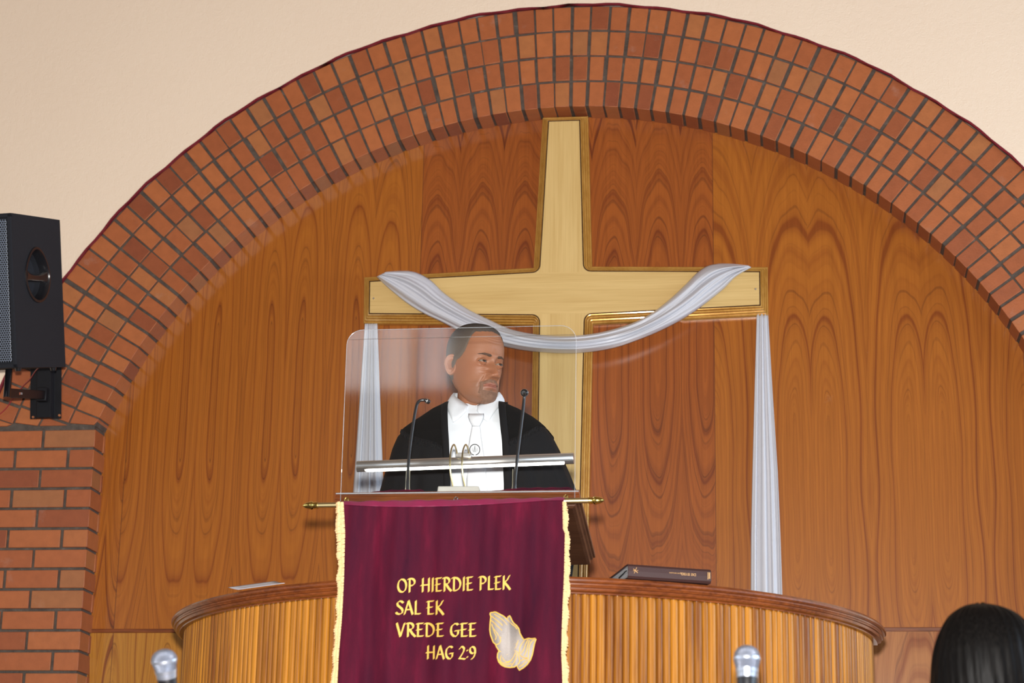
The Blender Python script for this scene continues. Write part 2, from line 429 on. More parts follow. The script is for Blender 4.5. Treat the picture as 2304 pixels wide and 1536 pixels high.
mb = MB(); mb.box(((XL + XR) / 2, (YB + 9.2) / 2, -0.05), ((XR - XL) / 2 + 0.2, (9.2 - YB) / 2 + 0.2, 0.05)); mb.build('floor', M_floor, kind='structure', smooth=False)
mb = MB(); mb.box(((XL + XR) / 2, (YB + 9.2) / 2, ZC + 0.05), ((XR - XL) / 2 + 0.2, (9.2 - YB) / 2 + 0.2, 0.05)); mb.build('ceiling', M_ceil, kind='structure', smooth=False)
def wall_with_holes(name, org, ux, L, H, holes, nrm, th, mat):
    """vertical wall: org corner, ux unit direction, holes (u0,u1,z0,z1)"""
    us = sorted({0, L, *[h[0] for h in holes], *[h[1] for h in holes]})
    zs = sorted({0, H, *[h[2] for h in holes], *[h[3] for h in holes]})
    mb = MB(); org = Vector(org); ux = Vector(ux); nrm = Vector(nrm)
    for a, b in zip(us, us[1:]):
        for c, d in zip(zs, zs[1:]):
            if any(h[0] <= (a + b) / 2 <= h[1] and h[2] <= (c + d) / 2 <= h[3] for h in holes): continue
            P = [org + ux * a + Vector((0, 0, c)), org + ux * b + Vector((0, 0, c)), org + ux * b + Vector((0, 0, d)), org + ux * a + Vector((0, 0, d))]
            mb.prism(P, nrm * -th)
    return mb.build(name, mat, kind='structure', smooth=False, merge=1e-5)
def window(n, c, ux, w, h, nx, nz, nrm):
    c = Vector(c); ux = Vector(ux); nrm = Vector(nrm); M = Matrix((ux, nrm, Vector((0, 0, 1)))).transposed()
    mb = MB()
    for i in range(nx + 1): mb.box(c + ux * (-w / 2 + w * i / nx), (0.03 if 0 < i < nx else 0.05, 0.035, h / 2 + 0.05), M)
    for i in range(nz + 1): mb.box(c + Vector((0, 0, -h / 2 + h * i / nz)), (w / 2 + 0.05, 0.03, 0.03 if 0 < i < nz else 0.05), M)
    o = mb.build('window_%d' % n, M_white, kind='structure', smooth=False)
    return o
Lw = 9.2 - YB
wall_with_holes('wall_right', (XR, YB, 0), (0, 1, 0), Lw, ZC, [(yc - 1.3 - YB, yc + 1.3 - YB, 2.35, 3.85) for yc in SIDE_WINDOWS], (-1, 0, 0), 0.25, M_hall)
wall_with_holes('wall_left', (XL, YB, 0), (0, 1, 0), Lw, ZC, [(yc - 1.3 - YB, yc + 1.3 - YB, 2.35, 3.85) for yc in (0.0, 3.6)], (1, 0, 0), 0.25, M_hall)
wall_with_holes('wall_rear', (XL, YB, 0), (1, 0, 0), XR - XL, ZC, [(-4.05 - XL, -2.70 - XL, 5.15, 6.65)], (0, 1, 0), 0.25, M_hall)
n = 1
for yc in SIDE_WINDOWS: window(n, (XR + 0.06, yc, 3.1), (0, 1, 0), 2.6, 1.5, 4, 2, (1, 0, 0)); n += 1
for yc in (0.0, 3.6): window(n, (XL - 0.06, yc, 3.1), (0, 1, 0), 2.6, 1.5, 4, 2, (1, 0, 0)); n += 1
window(n, (-3.375, YB - 0.06, 5.85), (1, 0, 0), 1.35, 1.6, 4, 1, (0, 1, 0))

# front wall: plaster round the arch, as a plate with an arched hole
def arch_pts(r, y, n, z0=SPR):
    a0 = math.asin((z0 - ZCIR) / r); out = []
    for i in range(n + 1):
        a = pi - a0 + (2 * a0 - pi) * i / n
        out.append(Vector((XC + r * cos(a), y, ZCIR + r * sin(a))))
    return out
PX0 = XC - sqrt(RO ** 2 - (SPR - ZCIR) ** 2)      # outer faces of the piers
PX1 = 2 * XC - PX0
mb = MB()
NA = 120
def edge_r(i): return RO + 0.003 * sin(i * 1.7) + 0.003 * sin(i * 0.61 + 1)
inner = [Vector((PX0, YW, 0))] + [Vector((XC + (p.x - XC) / RO * edge_r(i), YW, ZCIR + (p.z - ZCIR) / RO * edge_r(i))) for i, p in enumerate(arch_pts(RO, YW, NA))] + [Vector((PX1, YW, 0))]
outer = []
for p in inner:
    if p is inner[0]: q = Vector((XL - 0.2, YW, 0))
    elif p is inner[-1]: q = Vector((XR + 0.2, YW, 0))
    else:
        dx, dz = p.x - XC, p.z - ZCIR + 0.8
        tx = ((XR + 0.2 - XC) / dx) if dx > 1e-6 else (((XL - 0.2) - XC) / dx if dx < -1e-6 else 1e9)
        tz = (ZC + 0.02 - ZCIR + 0.8) / dz if dz > 1e-6 else 1e9
        k = min(tx, tz); q = Vector((XC + dx * k, YW, ZCIR - 0.8 + dz * k))
    outer.append(q)
back = lambda p: p + Vector((0, 0.30, 0))
mb.grid([outer, inner]); mb.grid([[back(p) for p in inner], [back(p) for p in outer]]); mb.grid([outer, [back(p) for p in outer]])
mb.grid([inner, [back(p) for p in inner]])
# corners of the sheet between the rays
mb.build('wall_front', M_plaster, kind='structure', smooth=False, merge=1e-5)
mb = MB()
for i, (p, q) in enumerate(zip(inner[1:-1], inner[2:-1])):
    for (a, b) in ((p, q),):
        na = Vector((XC, YW, ZCIR)) - a; na.normalize(); nb = Vector((XC, YW, ZCIR)) - b; nb.normalize()
        f = Vector((0, -0.002, 0)); g = Vector((0, 0.016, 0))
        mb.hexa([a - na * 0.003 + f, b - nb * 0.003 + f, b - nb * 0.003 + g, a - na * 0.003 + g, a + na * (0.005 + 0.003 * sin(i * 2.3)) + f, b + nb * (0.005 + 0.003 * sin(i * 2.3 + 2.3)) + f, b + nb * 0.004 + g, a + na * 0.004 + g])
mb.build('trim_1', M_maroonpaint, kind='structure', merge=0.0015)

# brick arch: four rings of headers
bm_ = MB(); STEP = rad(1.850)
aS = math.asin((SPR - ZCIR) / RI)
a_lo = aS + 0.0; nst = int((pi - 2 * a_lo) / STEP); a_off = (pi - 2 * a_lo - nst * STEP) / 2
rp = (RO - RI) / 4
for ring in range(4):
    r0 = RI + ring * rp + (0.004 if ring else 0.0); r1 = RI + (ring + 1) * rp - 0.0055
    aa = math.asin((SPR - ZCIR) / (r0 + 0.03))
    k0 = int((pi / 2 - aa) / STEP) + 1
    for k in range(-k0, k0 + 1):
        am = pi / 2 + (k + 0.30) * STEP + random.uniform(-1, 1) * 0.0016
        hw = STEP / 2 - 0.0060 / (r0 + 0.05) + random.uniform(-1, 1) * 0.0008
        rr0, rr1 = r0 + (0 if ring == 0 else random.uniform(-1, 1) * 0.0015), r1 + random.uniform(-1, 1) * 0.0015
        y0 = D + random.uniform(-1, 1) * 0.0012; y1 = D + (DEP + 0.012 if ring == 0 else 0.10)
        P = []
        for y in (y0, y1):
            for (r, a) in ((rr0, am - hw), (rr0, am + hw), (rr1, am + hw * (rr0 + 0.02) / rr0), (rr1, am - hw * (rr0 + 0.02) / rr0)):
                P.append(Vector((XC + r * cos(a), y, ZCIR + r * sin(a))))
        if min(p.z for p in P) < SPR - 0.0: 
            if max(p.z for p in P) < SPR + 0.03: continue
            for p in P: p.z = max(p.z, SPR + 0.004 + random.uniform(0, 0.001))
        bm_.hexa(P)
# piers: stretcher bond with the headers turning the corner
ZJ = 1.8436 + CZ
for side, xe, sg in ((0, XPL, -1), (1, XPR, 1)):
    wall_w = abs(PX0 - XPL) + 0.0
    c = 0; ztop = ZJ + 0.085 * 2
    while ztop - 0.085 * c > 0.0:
        z1 = ztop - 0.085 * c - 0.0055; z0 = max(z1 - 0.0735, 0.002)
        A = (c % 2 == 0)                       # stretcher at the corner
        x = 0.0; first = True
        while x < wall_w:
            L = 0.106 if (first and not A) else 0.222
            x1 = min(x + L, wall_w)
            dep = 0.106 if (A or not first) else DEP + 0.012
            j = lambda: random.uniform(-1, 1) * 0.0012
            xa, xb = xe + sg * (x + (0 if first else j())), xe + sg * (x1 + j())
            bm_.box(((xa + xb) / 2, D + dep / 2 + j() * 0.5, (z0 + z1) / 2 + j() * 0.5), (abs(xb - xa) / 2, dep / 2, (z1 - z0) / 2))
            if first and A: bm_.box((xe + sg * 0.05, D + 0.116 + 0.02, (z0 + z1) / 2), (0.05, 0.02, (z1 - z0) / 2))
            x = x1 + 0.012; first = False
        c += 1
bm_.build('wall_arch_bricks', M_brick, kind='structure', bevel=0.0022, seg=2)
mb = MB()
rec = 0.007
ri, ro = RI + 0.004, RO
A_, B_ = arch_pts(ri, D + rec, 160), arch_pts(ro, D + rec, 160)
mb.grid([A_, B_]); mb.grid([A_, [p + Vector((0, DEP + 0.01, 0)) for p in A_]])
for xe, sg in ((XPL, -1), (XPR, 1)):
    xo = PX0 if sg < 0 else PX1
    xi = xe + sg * rec
    mb.box(((xi + xo) / 2, D + rec + 0.08, SPR / 2), (abs(xo - xi) / 2, 0.08, SPR / 2))
mb.build('wall_arch_mortar', M_mortar, kind='structure', smooth=False)

# the veneered wall inside the arch, with its batten
mb = MB(); mb.box((XC, ALC_Y + 0.02, 2.35), (2.12, 0.02, 2.35)); mb.build('wall_alcove', M_veneer, kind='structure', smooth=False)
mb = MB(); mb.box((XC, ALC_Y + 0.002, SEAM_Z), (2.10, 0.006, 0.0085)); mb.build('trim_2', M_rail, kind='structure', bevel=0.002)
# raised platform in the alcove
PLAT = 0.08 + CZ
mb = MB(); mb.box((XC, (7.0 + ALC_Y) / 2, PLAT / 2), (1.9, (ALC_Y - 7.0) / 2, PLAT / 2)); mb.build('floor_platform', M_floor, kind='structure', smooth=False)

# ---------------------------------------------------------------- cross
YC0 = ALC_Y - 0.003                                   # back of the cross on the veneer
def cx(px, py): p = at(px, py, ALC_Y - 0.02); return (p.x, p.z)
OUT = [cx(1221.5, 266.5), cx(1323.5, 263.5), cx(1332.5, 601), cx(1727.5, 602.3), cx(1728.8, 710), cx(1334.5, 729.5), cx(1322.5, 1270)]
_bl = cx(1197.5, 1040); _ul = cx(1200, 732)
OUT[6] = (OUT[5][0] + (OUT[6][0] - OUT[5][0]), OUT[6][1])
zb = 1.2
kx = (OUT[6][0] - OUT[5][0]) / (OUT[6][1] - OUT[5][1])
OUT[6] = (OUT[5][0] + kx * (zb - OUT[5][1]), zb)
OUT += [(_ul[0] + 0.002, zb), _ul, cx(818.8, 728.7), cx(820.5, 625), cx(1201, 604)]
def inset(poly, u, seg=6):
    """clockwise polygon moved inwards by u; re-entrant corners become arcs of radius u"""
    n = len(poly); res = []
    area2 = sum(poly[i][0] * poly[(i + 1) % n][1] - poly[(i + 1) % n][0] * poly[i][1] for i in range(n))
    s = 1 if area2 < 0 else -1
    for i in range(n):
        p0, p1, p2 = Vector(poly[i - 1]), Vector(poly[i]), Vector(poly[(i + 1) % n])
        d1 = (p1 - p0).normalized(); d2 = (p2 - p1).normalized()
        n1 = Vector((d1.y, -d1.x)) * s; n2 = Vector((d2.y, -d2.x)) * s
        cr = (d1.x * d2.y - d1.y * d2.x) * s
        if cr > 0:      # re-entrant
            a1, a2 = atan2(n1.y, n1.x), atan2(n2.y, n2.x)
            da = (a2 - a1 + pi) % (2 * pi) - pi
            for k in range(seg + 1):
                a = a1 + da * k / seg; res.append(p1 + Vector((cos(a), sin(a))) * u)
        else:
            b = (n1 + n2).normalized(); q = p1 + b * (u / max(b.dot(n1), 0.2))
            for k in range(seg + 1): res.append(q)
    return res
cross = thing('wooden_cross', 'large pale timber cross with stepped golden edge moulding on the veneered alcove wall', 'cross', (-0.96, ALC_Y - 0.04, 1.2))
PROF = [(0, 0), (0, 0.026), (0.0012, 0.0285), (0.004, 0.030), (0.0065, 0.0285), (0.0072, 0.0265), (0.0080, 0.0265), (0.0085, 0.036), (0.0105, 0.0395), (0.0135, 0.0405), (0.0152, 0.0385), (0.0158, 0.0365), (0.0166, 0.0365), (0.0170, 0.047), (0.019, 0.0515), (0.0222, 0.053), (0.0240, 0.0515), (0.0246, 0.0500), (0.0252, 0.0600), (0.027, 0.0635), (0.030, 0.0645)]
mb = MB()
rows = [[Vector((p.x, YC0 - v, p.y)) for p in inset(OUT, u)] for u, v in PROF]
mb.grid(rows, wrap=True)
mb.build('edge_moulding', M_gilt, cross, merge=1e-6, angle=28)
mb = MB()
I0, I1, I2 = inset(OUT, 0.030), inset(OUT, 0.0325), inset(OUT, 0.035)
f3 = lambda L, v: [Vector((p.x, YC0 - v, p.y)) for p in L]
mb.grid([f3(I0, 0.0645), f3(I1, 0.0615), f3(I2, 0.0655)], wrap=True, mi=2)
# pale face in three pieces so the grain can turn
S = 7
P = f3(I2, 0.0655)
arc = lambda i: P[i * S:(i + 1) * S]
zt = max(arc(2)[-1].z, arc(2)[0].z, arc(11)[0].z, arc(11)[-1].z)
up = [arc(0)[0], arc(1)[0]] + arc(2) + arc(11)
bar = arc(2)[-1:] + [arc(3)[0], arc(4)[0]] + arc(5)[:1] + arc(8)[-1:] + [arc(9)[0], arc(10)[0]] + arc(11)[:1]
low = arc(5) + [arc(6)[0], arc(7)[0]] + arc(8)
mb.face(up, 0); mb.face(bar, 1); mb.face(low, 0)
mb.build('face_board', [M_pale, M_paleh, M_dark], cross, smooth=False)
for px, py in ((840.5, 671), (1700, 650)):
    p = at(px, py, YC0 - 0.066); mb = MB(); mb.lathe([(0.0, 0.003), (0.003, 0.003), (0.0045, 0.001), (0.0045, -0.002)], p, (0, -1, 0), 16, cap=False)
    mb.build('screw', M_steel, cross)

# ---------------------------------------------------------------- draped cloth on the cross
drape = thing('white_drape', 'white sheer cloth swagged over both arms of the cross with hanging tails', 'drape', (-0.95, ALC_Y - 0.06, 2.6))
YD = YC0 - 0.075
def swag_rows():
    UP = [(868, 612), (905, 610), (935, 613), (968, 630), (1000, 660), (1050, 694), (1100, 719), (1150, 741), (1210, 753), (1280, 756), (1350, 748), (1420, 728), (1470, 702), (1510, 671), (1545, 638), (1572, 611), (1600, 596), (1640, 594), (1684, 598)]
    LO = [(848, 622), (866, 640), (890, 661), (918, 683), (952, 704), (990, 722), (1030, 742), (1078, 761), (1135, 779), (1200, 790), (1290, 794), (1375, 783), (1450, 758), (1510, 731), (1558, 703), (1595, 676), (1628, 649), (1655, 622), (1690, 601)]
    n = 110
    U = spline([Vector((a, b, 0)) for a, b in UP], n); L = spline([Vector((a, b, 0)) for a, b in LO], n)
    rows = []
    for j in range(n):
        row = []; s = j / (n - 1)
        bulge = 0.035 + 0.035 * sin(pi * s) ** 2
        for k in range(41):
            w = k / 40
            q = U[j] * (1 - w) + L[j] * w
            fold = 0.011 * sin(w * 2 * pi * 2.6 + 2.2 * sin(s * 5) + 0.6) + 0.006 * sin(w * 2 * pi * 4.7 + 5.0 * s + 1.7) * (0.5 + 0.5 * sin(9 * s)) + 0.0022 * sin(w * 2 * pi * 8 + 14 * s)
            y = YD - bulge * (1 - (2 * w - 1) ** 4) ** 0.7 - fold * min(1, 5 * w, 5 * (1 - w) + 0.15) - 0.004
            row.append(at(q.x, q.y, y))
        rows.append(row)
    return rows
mb = MB(); R_ = swag_rows(); mb.grid(R_)
# where it turns over the top of each arm
for end, idx in ((0, range(0, 10)), (1, range(len(R_) - 11, len(R_)))):
    front = [(R_[i][0] if end == 0 else R_[i][0]) for i in idx]
    rows = []
    for k in range(8):
        a = k / 7 * pi * 0.62
        rows.append([p + Vector((0, 0.062 * (1 - cos(a)) * 0.75, 0.010 * sin(a) - 0.012 * (k / 7) ** 2)) for p in front])
    mb.grid(rows)
mb.build('swag', M_drape, drape, solid=0.0012, angle=180)
def tail(tl, tr, bl, br, y, seed, mids=None):
    rows = []; rnd = random.Random(seed)
    ph = [rnd.uniform(0, 6) for _ in range(4)]
    n = 60
    for i in range(n + 1):
        s = i / n; row = []
        yl, xl = interp([(0, tl[1], tl[0])] + [(m[0], m[1], m[2]) for m in (mids or [])] + [(1, bl[1], bl[0])], s)
        yr, xr = lerp(tr[1], br[1], s), interp([(0, tr[0])] + [(m[0], m[3]) for m in (mids or [])] + [(1, br[0])], s)[0]
        for k in range(49):
            w = k / 48; ww = w + 0.035 * sin(w * 9 + ph[0]) + 0.02 * sin(w * 17 + ph[3] + 2 * s)
            fold = (0.005 + 0.006 * s) * sin(ww * 2 * pi * 3.1 + ph[1]) + 0.003 * sin(ww * 2 * pi * 7 + ph[2] + s)
            row.append(at(lerp(xl, xr, w), lerp(yl, yr, w), y - fold))
        rows.append(row)
    mb = MB(); mb.grid(rows); return mb.build('tail', M_drape, drape, solid=0.001, angle=180)
tail((821, 728), (849, 728), (786, 1235), (868, 1235), YC0 - 0.025, 1)
tail((1703, 706), (1728, 706), (1689, 1420), (1763, 1420), YC0 - 0.025, 2, [(0.24, 877, 1698, 1738), (0.5, 1063, 1693, 1750), (0.7, 1205, 1690, 1756)])

# ---------------------------------------------------------------- pulpit
PC = Vector((-0.8647, 6.4509, 0)); PR = 1.0985; RIMZ = 0.90 + CZ
pulpit = thing('pulpit', 'rounded pulpit of golden reeded timber with a red-brown moulded rim', 'pulpit', (PC.x, PC.y, 0))
def pc(r, a, z): return Vector((PC.x + r * sin(a), PC.y - r * cos(a), z))
BR = PR - 0.040
mb = MB(); a = -rad(112); rng = random.Random(3); AEND = rad(97)
while a < AEND:
    w = rng.choice((0.0225, 0.0235, 0.025, 0.019)) / BR
    rows = []
    for k in range(9):
        th = pi * k / 8
        aa = a + w / 2 - w / 2 * cos(th) * 0.97; rr = BR - 0.010 + 0.0105 * sin(th) ** 0.75
        rows.append([pc(rr, aa, 0.0), pc(rr, aa, RIMZ - 0.02)])
    mb.grid(rows); a += w
reeds = mb.build('reeded_front', M_reed, pulpit, angle=60)
mb = MB(); n = 120
mb.grid([[pc(BR - 0.009, rad(-112) + (AEND + rad(112)) * i / n, z) for i in range(n + 1)] for z in (0.0, RIMZ - 0.015)])
mb.grid([[pc(BR - 0.040, rad(-112) + (AEND + rad(112)) * i / n, z) for i in range(n + 1)] for z in (0.0, RIMZ - 0.015)])
mb.build('inner_wall', M_rail, pulpit)
RP = [(-0.115, 0.0), (-0.012, 0.0), (-0.004, -0.002), (0.0, -0.008), (-0.0005, -0.013), (-0.004, -0.0165), (-0.009, -0.0175), (-0.0095, -0.021), (-0.008, -0.024), (-0.010, -0.0275), (-0.0145, -0.0285), (-0.015, -0.032), (-0.017, -0.0355), (-0.022, -0.037), (-0.026, -0.0385), (-0.027, -0.042), (-0.115, -0.042)]
mb = MB(); A0, A1 = rad(-113), rad(89); n = 130
rows = [[pc(PR + u, A0 + (A1 - A0) * i / n, RIMZ + v) for u, v in RP] for i in range(n + 1)]
mb.grid(rows, wrap=True, cap=True)
mb.build('rim', M_rail, pulpit, angle=30)
M_grain = plain('grey_end_grain', (0.42, 0.42, 0.44), 0.6, nscale=160, namt=0.4, bump=0.8, bscale=300)
yq = 6.44; mb = MB(); mb.prism([at(1952, 1411, yq), at(1962, 1413, yq), at(1973, 1421, yq), at(1978, 1430, yq), at(1977, 1438, yq), at(1971, 1442, yq), at(1952, 1442, yq)], (0, 0.09, 0)); mb.build('rail_end', M_grain, pulpit, smooth=False, bevel=0.001)
# pulpit floor
mb = MB(); mb.lathe([(0.0, PLAT - 0.03), (BR - 0.05, PLAT - 0.03), (BR - 0.05, PLAT), (0.0, PLAT)], (PC.x, PC.y, 0), n=72, cap=False)
mb.build('pulpit_floor', M_floor, pulpit)
# bible lying on the rim
z0 = RIMZ + 0.0006
b0 = ath(1413, 1300.5, RIMZ); b1 = ath(1600, 1313, RIMZ)
e = Vector((b1.x - b0.x, b1.y - b0.y, 0)); BL_ = e.length; e.normalize(); nb = Vector((-e.y, e.x, 0))
TH = 0.0375; BWD = 0.165
bible = thing('book', 'thick brown hardback book with gilt spine lying on the pulpit rim', 'book', (b0.x, b0.y, z0))
def bp(u, w, h): return b0 + e * u + nb * w + Vector((0, 0, z0 - RIMZ + h))
b0 = Vector((b0.x, b0.y, RIMZ))
mb = MB()
CS = [(0.004, 0.0), (-0.001, 0.006), (-0.0025, 0.5 * TH), (-0.001, TH - 0.006), (0.004, TH)]
sag = lambda w: TH - 0.017 * max(0, (w - 0.02) / BWD) ** 0.8 
outer = [(BWD, 0.0)] + [(w, h) for w, h in CS] + [(BWD * k / 6, sag(BWD * k / 6)) for k in range(1, 7)]
inner_ = [(BWD, 0.0025)] + [(w + 0.003, min(max(h, 0.0025), TH - 0.003)) for w, h in CS] + [(BWD * k / 6, sag(BWD * k / 6) - 0.003) for k in range(1, 7)]
mb.grid([[bp(u, *q) for q in outer + inner_[::-1]] for u in (0, BL_)], wrap=True, cap=True)
mb.build('cover', plain('brown_book_cloth', (0.040, 0.015, 0.013), 0.5, nscale=200, bump=0.2, bscale=700), bible, smooth=False)
mb = MB()
pg = [(0.004, 0.0026), (0.002, 0.5 * TH), (0.006, TH - 0.0032)] + [(BWD * 0.95 * k / 5, sag(BWD * 0.95 * k / 5) - 0.0032) for k in range(1, 6)] + [(BWD * 0.95, 0.0026)]
mb.grid([[bp(u, *q) for q in pg] for u in (0.004, BL_ - 0.004)], wrap=True, cap=True)
m, t, b = newmat('grey_page_edges'); x_, y_, z_ = t.xyz(t.obj())
t.l(t.ramp(t.noise(t.vec(t.m('MULTIPLY', x_, 12), t.m('MULTIPLY', y_, 12), t.m('MULTIPLY', z_, 900)), 1.0, 2), [(0.3, (0.20, 0.20, 0.21)), (0.7, (0.42, 0.42, 0.43))]), b.inputs['Base Color']); M_pages = m
mb.build('page_block', M_pages, bible, smooth=False)
mb = MB(); pts = [bp(0.0, 0.010, 0.021), bp(-0.006, 0.008, 0.017), bp(-0.013, -0.002, 0.011), bp(-0.022, -0.010, 0.004), bp(-0.030, -0.012, -0.004)]
mb.tube(spline(pts, 14), 0.0014, 6); mb.build('ribbon', M_velvetblack, bible)
def text(body, size, loc, xdir, up, mat, parent, name='lettering', align='LEFT', ext=0.0003, sx=1.0):
    c = bpy.data.curves.new(name, 'FONT'); c.body = body; c.size = size; c.extrude = ext; c.align_x = align
    c.materials.append(mat)
    o = bpy.data.objects.new(name, c); COL.objects.link(o)
    xd = Vector(xdir).normalized(); u = Vector(up).normalized(); zz = xd.cross(u)
    o.matrix_world = Matrix(((xd.x * sx, u.x, zz.x, loc[0]), (xd.y * sx, u.y, zz.y, loc[1]), (xd.z * sx, u.z, zz.z, loc[2]), (0, 0, 0, 1)))
    if parent: o.parent = parent; o.matrix_parent_inverse = parent.matrix_basis.inverted()
    return o
# built as a mesh so that it stays a real object
def text_mesh(body, size, loc, xd, up, mat, parent, name):
    o = text(body, size, loc, xd, up, mat, None, name)
    bpy.context.view_layer.update()
    me = bpy.data.meshes.new_from_object(o.evaluated_get(bpy.context.evaluated_depsgraph_get()))
    me.transform(o.matrix_world); me.materials.clear(); me.materials.append(mat)
    c = o.data; bpy.data.objects.remove(o); bpy.data.curves.remove(c)
    n = bpy.data.objects.new(name, me); COL.objects.link(n)
    n.parent = parent; n.matrix_parent_inverse = parent.matrix_basis.inverted(); return n
M_foil = plain('gilt_foil', (0.62, 0.36, 0.15), 0.4, 0.3, nscale=300)
text_mesh('DIE BYBEL', 0.0100, bp(0.190, -0.0028, 0.0235), -e, (0, 0, -1), M_foil, bible, 'title')
text_mesh('NUWE VERTALING', 0.0042, bp(0.150, -0.0028, 0.0225), -e, (0, 0, -1), M_foil, bible, 'subtitle')
mb = MB()
for u0, h0, h1 in ((0.2235, 0.010, 0.029), (0.2268, 0.012, 0.029), (0.2290, 0.012, 0.029)):
    mb.box(bp(u0, -0.0028, (h0 + h1) / 2), (0.0007, 0.0007, (h1 - h0) / 2), Matrix((e, nb, Vector((0, 0, 1)))).transposed())
mb.build('spine_mark', M_foil, bible, smooth=False)
mb = MB()
for a, b in (((0.014, 0.025), (0.026, 0.015)), ((0.016, 0.013), (0.023, 0.029)), ((0.013, 0.020), (0.021, 0.020)), ((0.022, 0.019), (0.027, 0.022))):
    mb.tube([bp(a[0], -0.0028, a[1]), bp(b[0], -0.0028, b[1])], 0.0008, 6)
mb.build('dove_mark', M_foil, bible)
# sheet of paper on the rim
mb = MB()
p0, p1 = ath(536, 1326.8, RIMZ), ath(641, 1312.2, RIMZ)
q0 = at(513, 1321.5, p0.y + 0.085); q1 = at(617, 1307.5, p1.y + 0.085)
rows = []
for k in range(7):
    s = k / 6
    rows.append([(p0.lerp(p1, w)).lerp(q0.lerp(q1, w), s) + Vector((0, 0, 0.0012 - 0.008 * sin(pi * s) * 0.6 * (1 if s else 0) + 0.004 * sin(pi * s))) for w in [i / 6 for i in range(7)]])
mb.grid(rows); tag(mb.build('paper_sheet', plain('bluish_white_paper', (0.62, 0.62, 0.68), 0.8, nscale=20, namt=0.04), solid=0.0006, off=1), 'white paper sheet lying on the left of the pulpit rim', 'paper')

# ---------------------------------------------------------------- lectern
LF, LB = 5.335, 5.755
lx1 = at(1304, 1120, LF).x; lx0 = at(755.5, 1122, LF).x
lectern = thing('lectern', 'dark brown sloping wooden reading desk on the front of the pulpit', 'lectern', ((lx0 + lx1) / 2, 5.6, PLAT))
ft = at(1030, 1107.5, LF).z; fb = at(1030, 1131, LF).z
bz = at(1339, 1246, LB).z
tilt = atan2(ft - bz, LB - LF)
def lp(x, s, n):
    """point on the desk: s along the slope from the front edge, n above the top"""
    return Vector((x, LF + s * cos(tilt) + n * sin(tilt), ft - s * sin(tilt) + n * cos(tilt)))
SL = (LB - LF) / cos(tilt)
mb = MB()
pr = [(0.0, 0.0), (0.0, -0.011), (0.006, -0.0135), (0.006, -0.019), (0.012, -0.024), (0.012, -0.036), (0.02, -0.040)]
def ring(i, off):
    s0, n = pr[i]
    return [lp(lx0 + s0, s0, n), lp(lx1 - s0, s0, n), lp(lx1 - s0, SL - s0, n), lp(lx0 + s0, SL - s0, n)]
mb.grid([ring(i, 0) for i in range(len(pr))], wrap=True, cap=True)
mb.build('desk_top', M_dark, lectern, smooth=False, bevel=0.0015)
mb = MB(); mb.box(((lx0 + lx1) / 2, 5.60, (PLAT + ft - 0.11) / 2), (0.09, 0.09, (ft - 0.11 - PLAT) / 2)); mb.box(((lx0 + lx1) / 2, 5.60, PLAT + 0.02), (0.17, 0.17, 0.02))
mb.build('pedestal', M_dark, lectern, bevel=0.004)
# front rail of the lectern, browner than the desk
mb = MB(); mb.prism([lp(lx0 - 0.001, -0.004, 0.002), lp(lx0 - 0.001, -0.009, -0.004), lp(lx0 - 0.001, -0.009, -0.010), lp(lx0 - 0.001, -0.003, -0.014), lp(lx0 - 0.001, -0.004, -0.022), lp(lx0 - 0.001, -0.0005, -0.026), lp(lx0 - 0.001, -0.0005, 0.002)], (lx1 - lx0 + 0.002, 0, 0))
mb.build('front_edge', M_rail, lectern, smooth=False, bevel=0.001)
# velvet cloth on the desk
cl = MB(); rows = []
X0, X1 = at(800, 1108, 5.40).x, at(1297, 1104, 5.40).x
for j in range(15):
    s = 0.010 + 0.38 * j / 14; row = []
    for k in range(81):
        w = k / 80; x = lerp(X0, X1, w); px = 800 + 497 * w
        hump = 0
        for a, b, hh in ((800, 968, 0.0235), (1085, 1297, 0.0275)):
            if a < px < b: hump = hh * min(1, (px - a) / 90, (b - px) / 8)
        n = 0.002 + hump * max(0, sin(pi * min(1, (j / 14) * 1.6 + 0.1))) ** 0.7 + 0.0008 * sin(x * 160)
        row.append(lp(x, s, n))
    rows.append(row)
cl.grid(rows); tag(cl.build('velvet_cloth', M_velvet, solid=0.0015, off=1, angle=180), 'maroon velvet cloth spread over the top of the reading desk', 'cloth')

# ---------------------------------------------------------------- clear screen
YS = 5.314
c0 = at(766, 1128, YS); c1 = at(1293, 1124, YS); tl = at(800, 743, YS); tr = at(1250, 732, YS)
screen = thing('clear_screen', 'clear acrylic sneeze screen with rounded top corners on the front of the lectern', 'screen', ((c0.x + c1.x) / 2, YS, c0.z))
xa, xb = c0.x, c1.x; zt_ = (tl.z + tr.z) / 2; zb_ = c0.z
RC = 0.042
def outline(inset_=0.0):
    pts = [(xa + inset_, zb_ + inset_)]
    for k in range(11):
        a = pi - pi / 2 * k / 10; pts.append((xa + RC + (RC - inset_) * cos(a), zt_ - RC + (RC - inset_) * sin(a)))
    for k in range(11):
        a = pi / 2 - pi / 2 * k / 10; pts.append((xb - RC + (RC - inset_) * cos(a), zt_ - RC + (RC - inset_) * sin(a)))
    pts.append((xb - inset_, zb_ + inset_)); return pts
zbend = zt_ - 0.026
def sy(z): return YS + max(0, z - zbend) * 0.004      # the top lip is folded back a little
mb = MB(); O = outline()
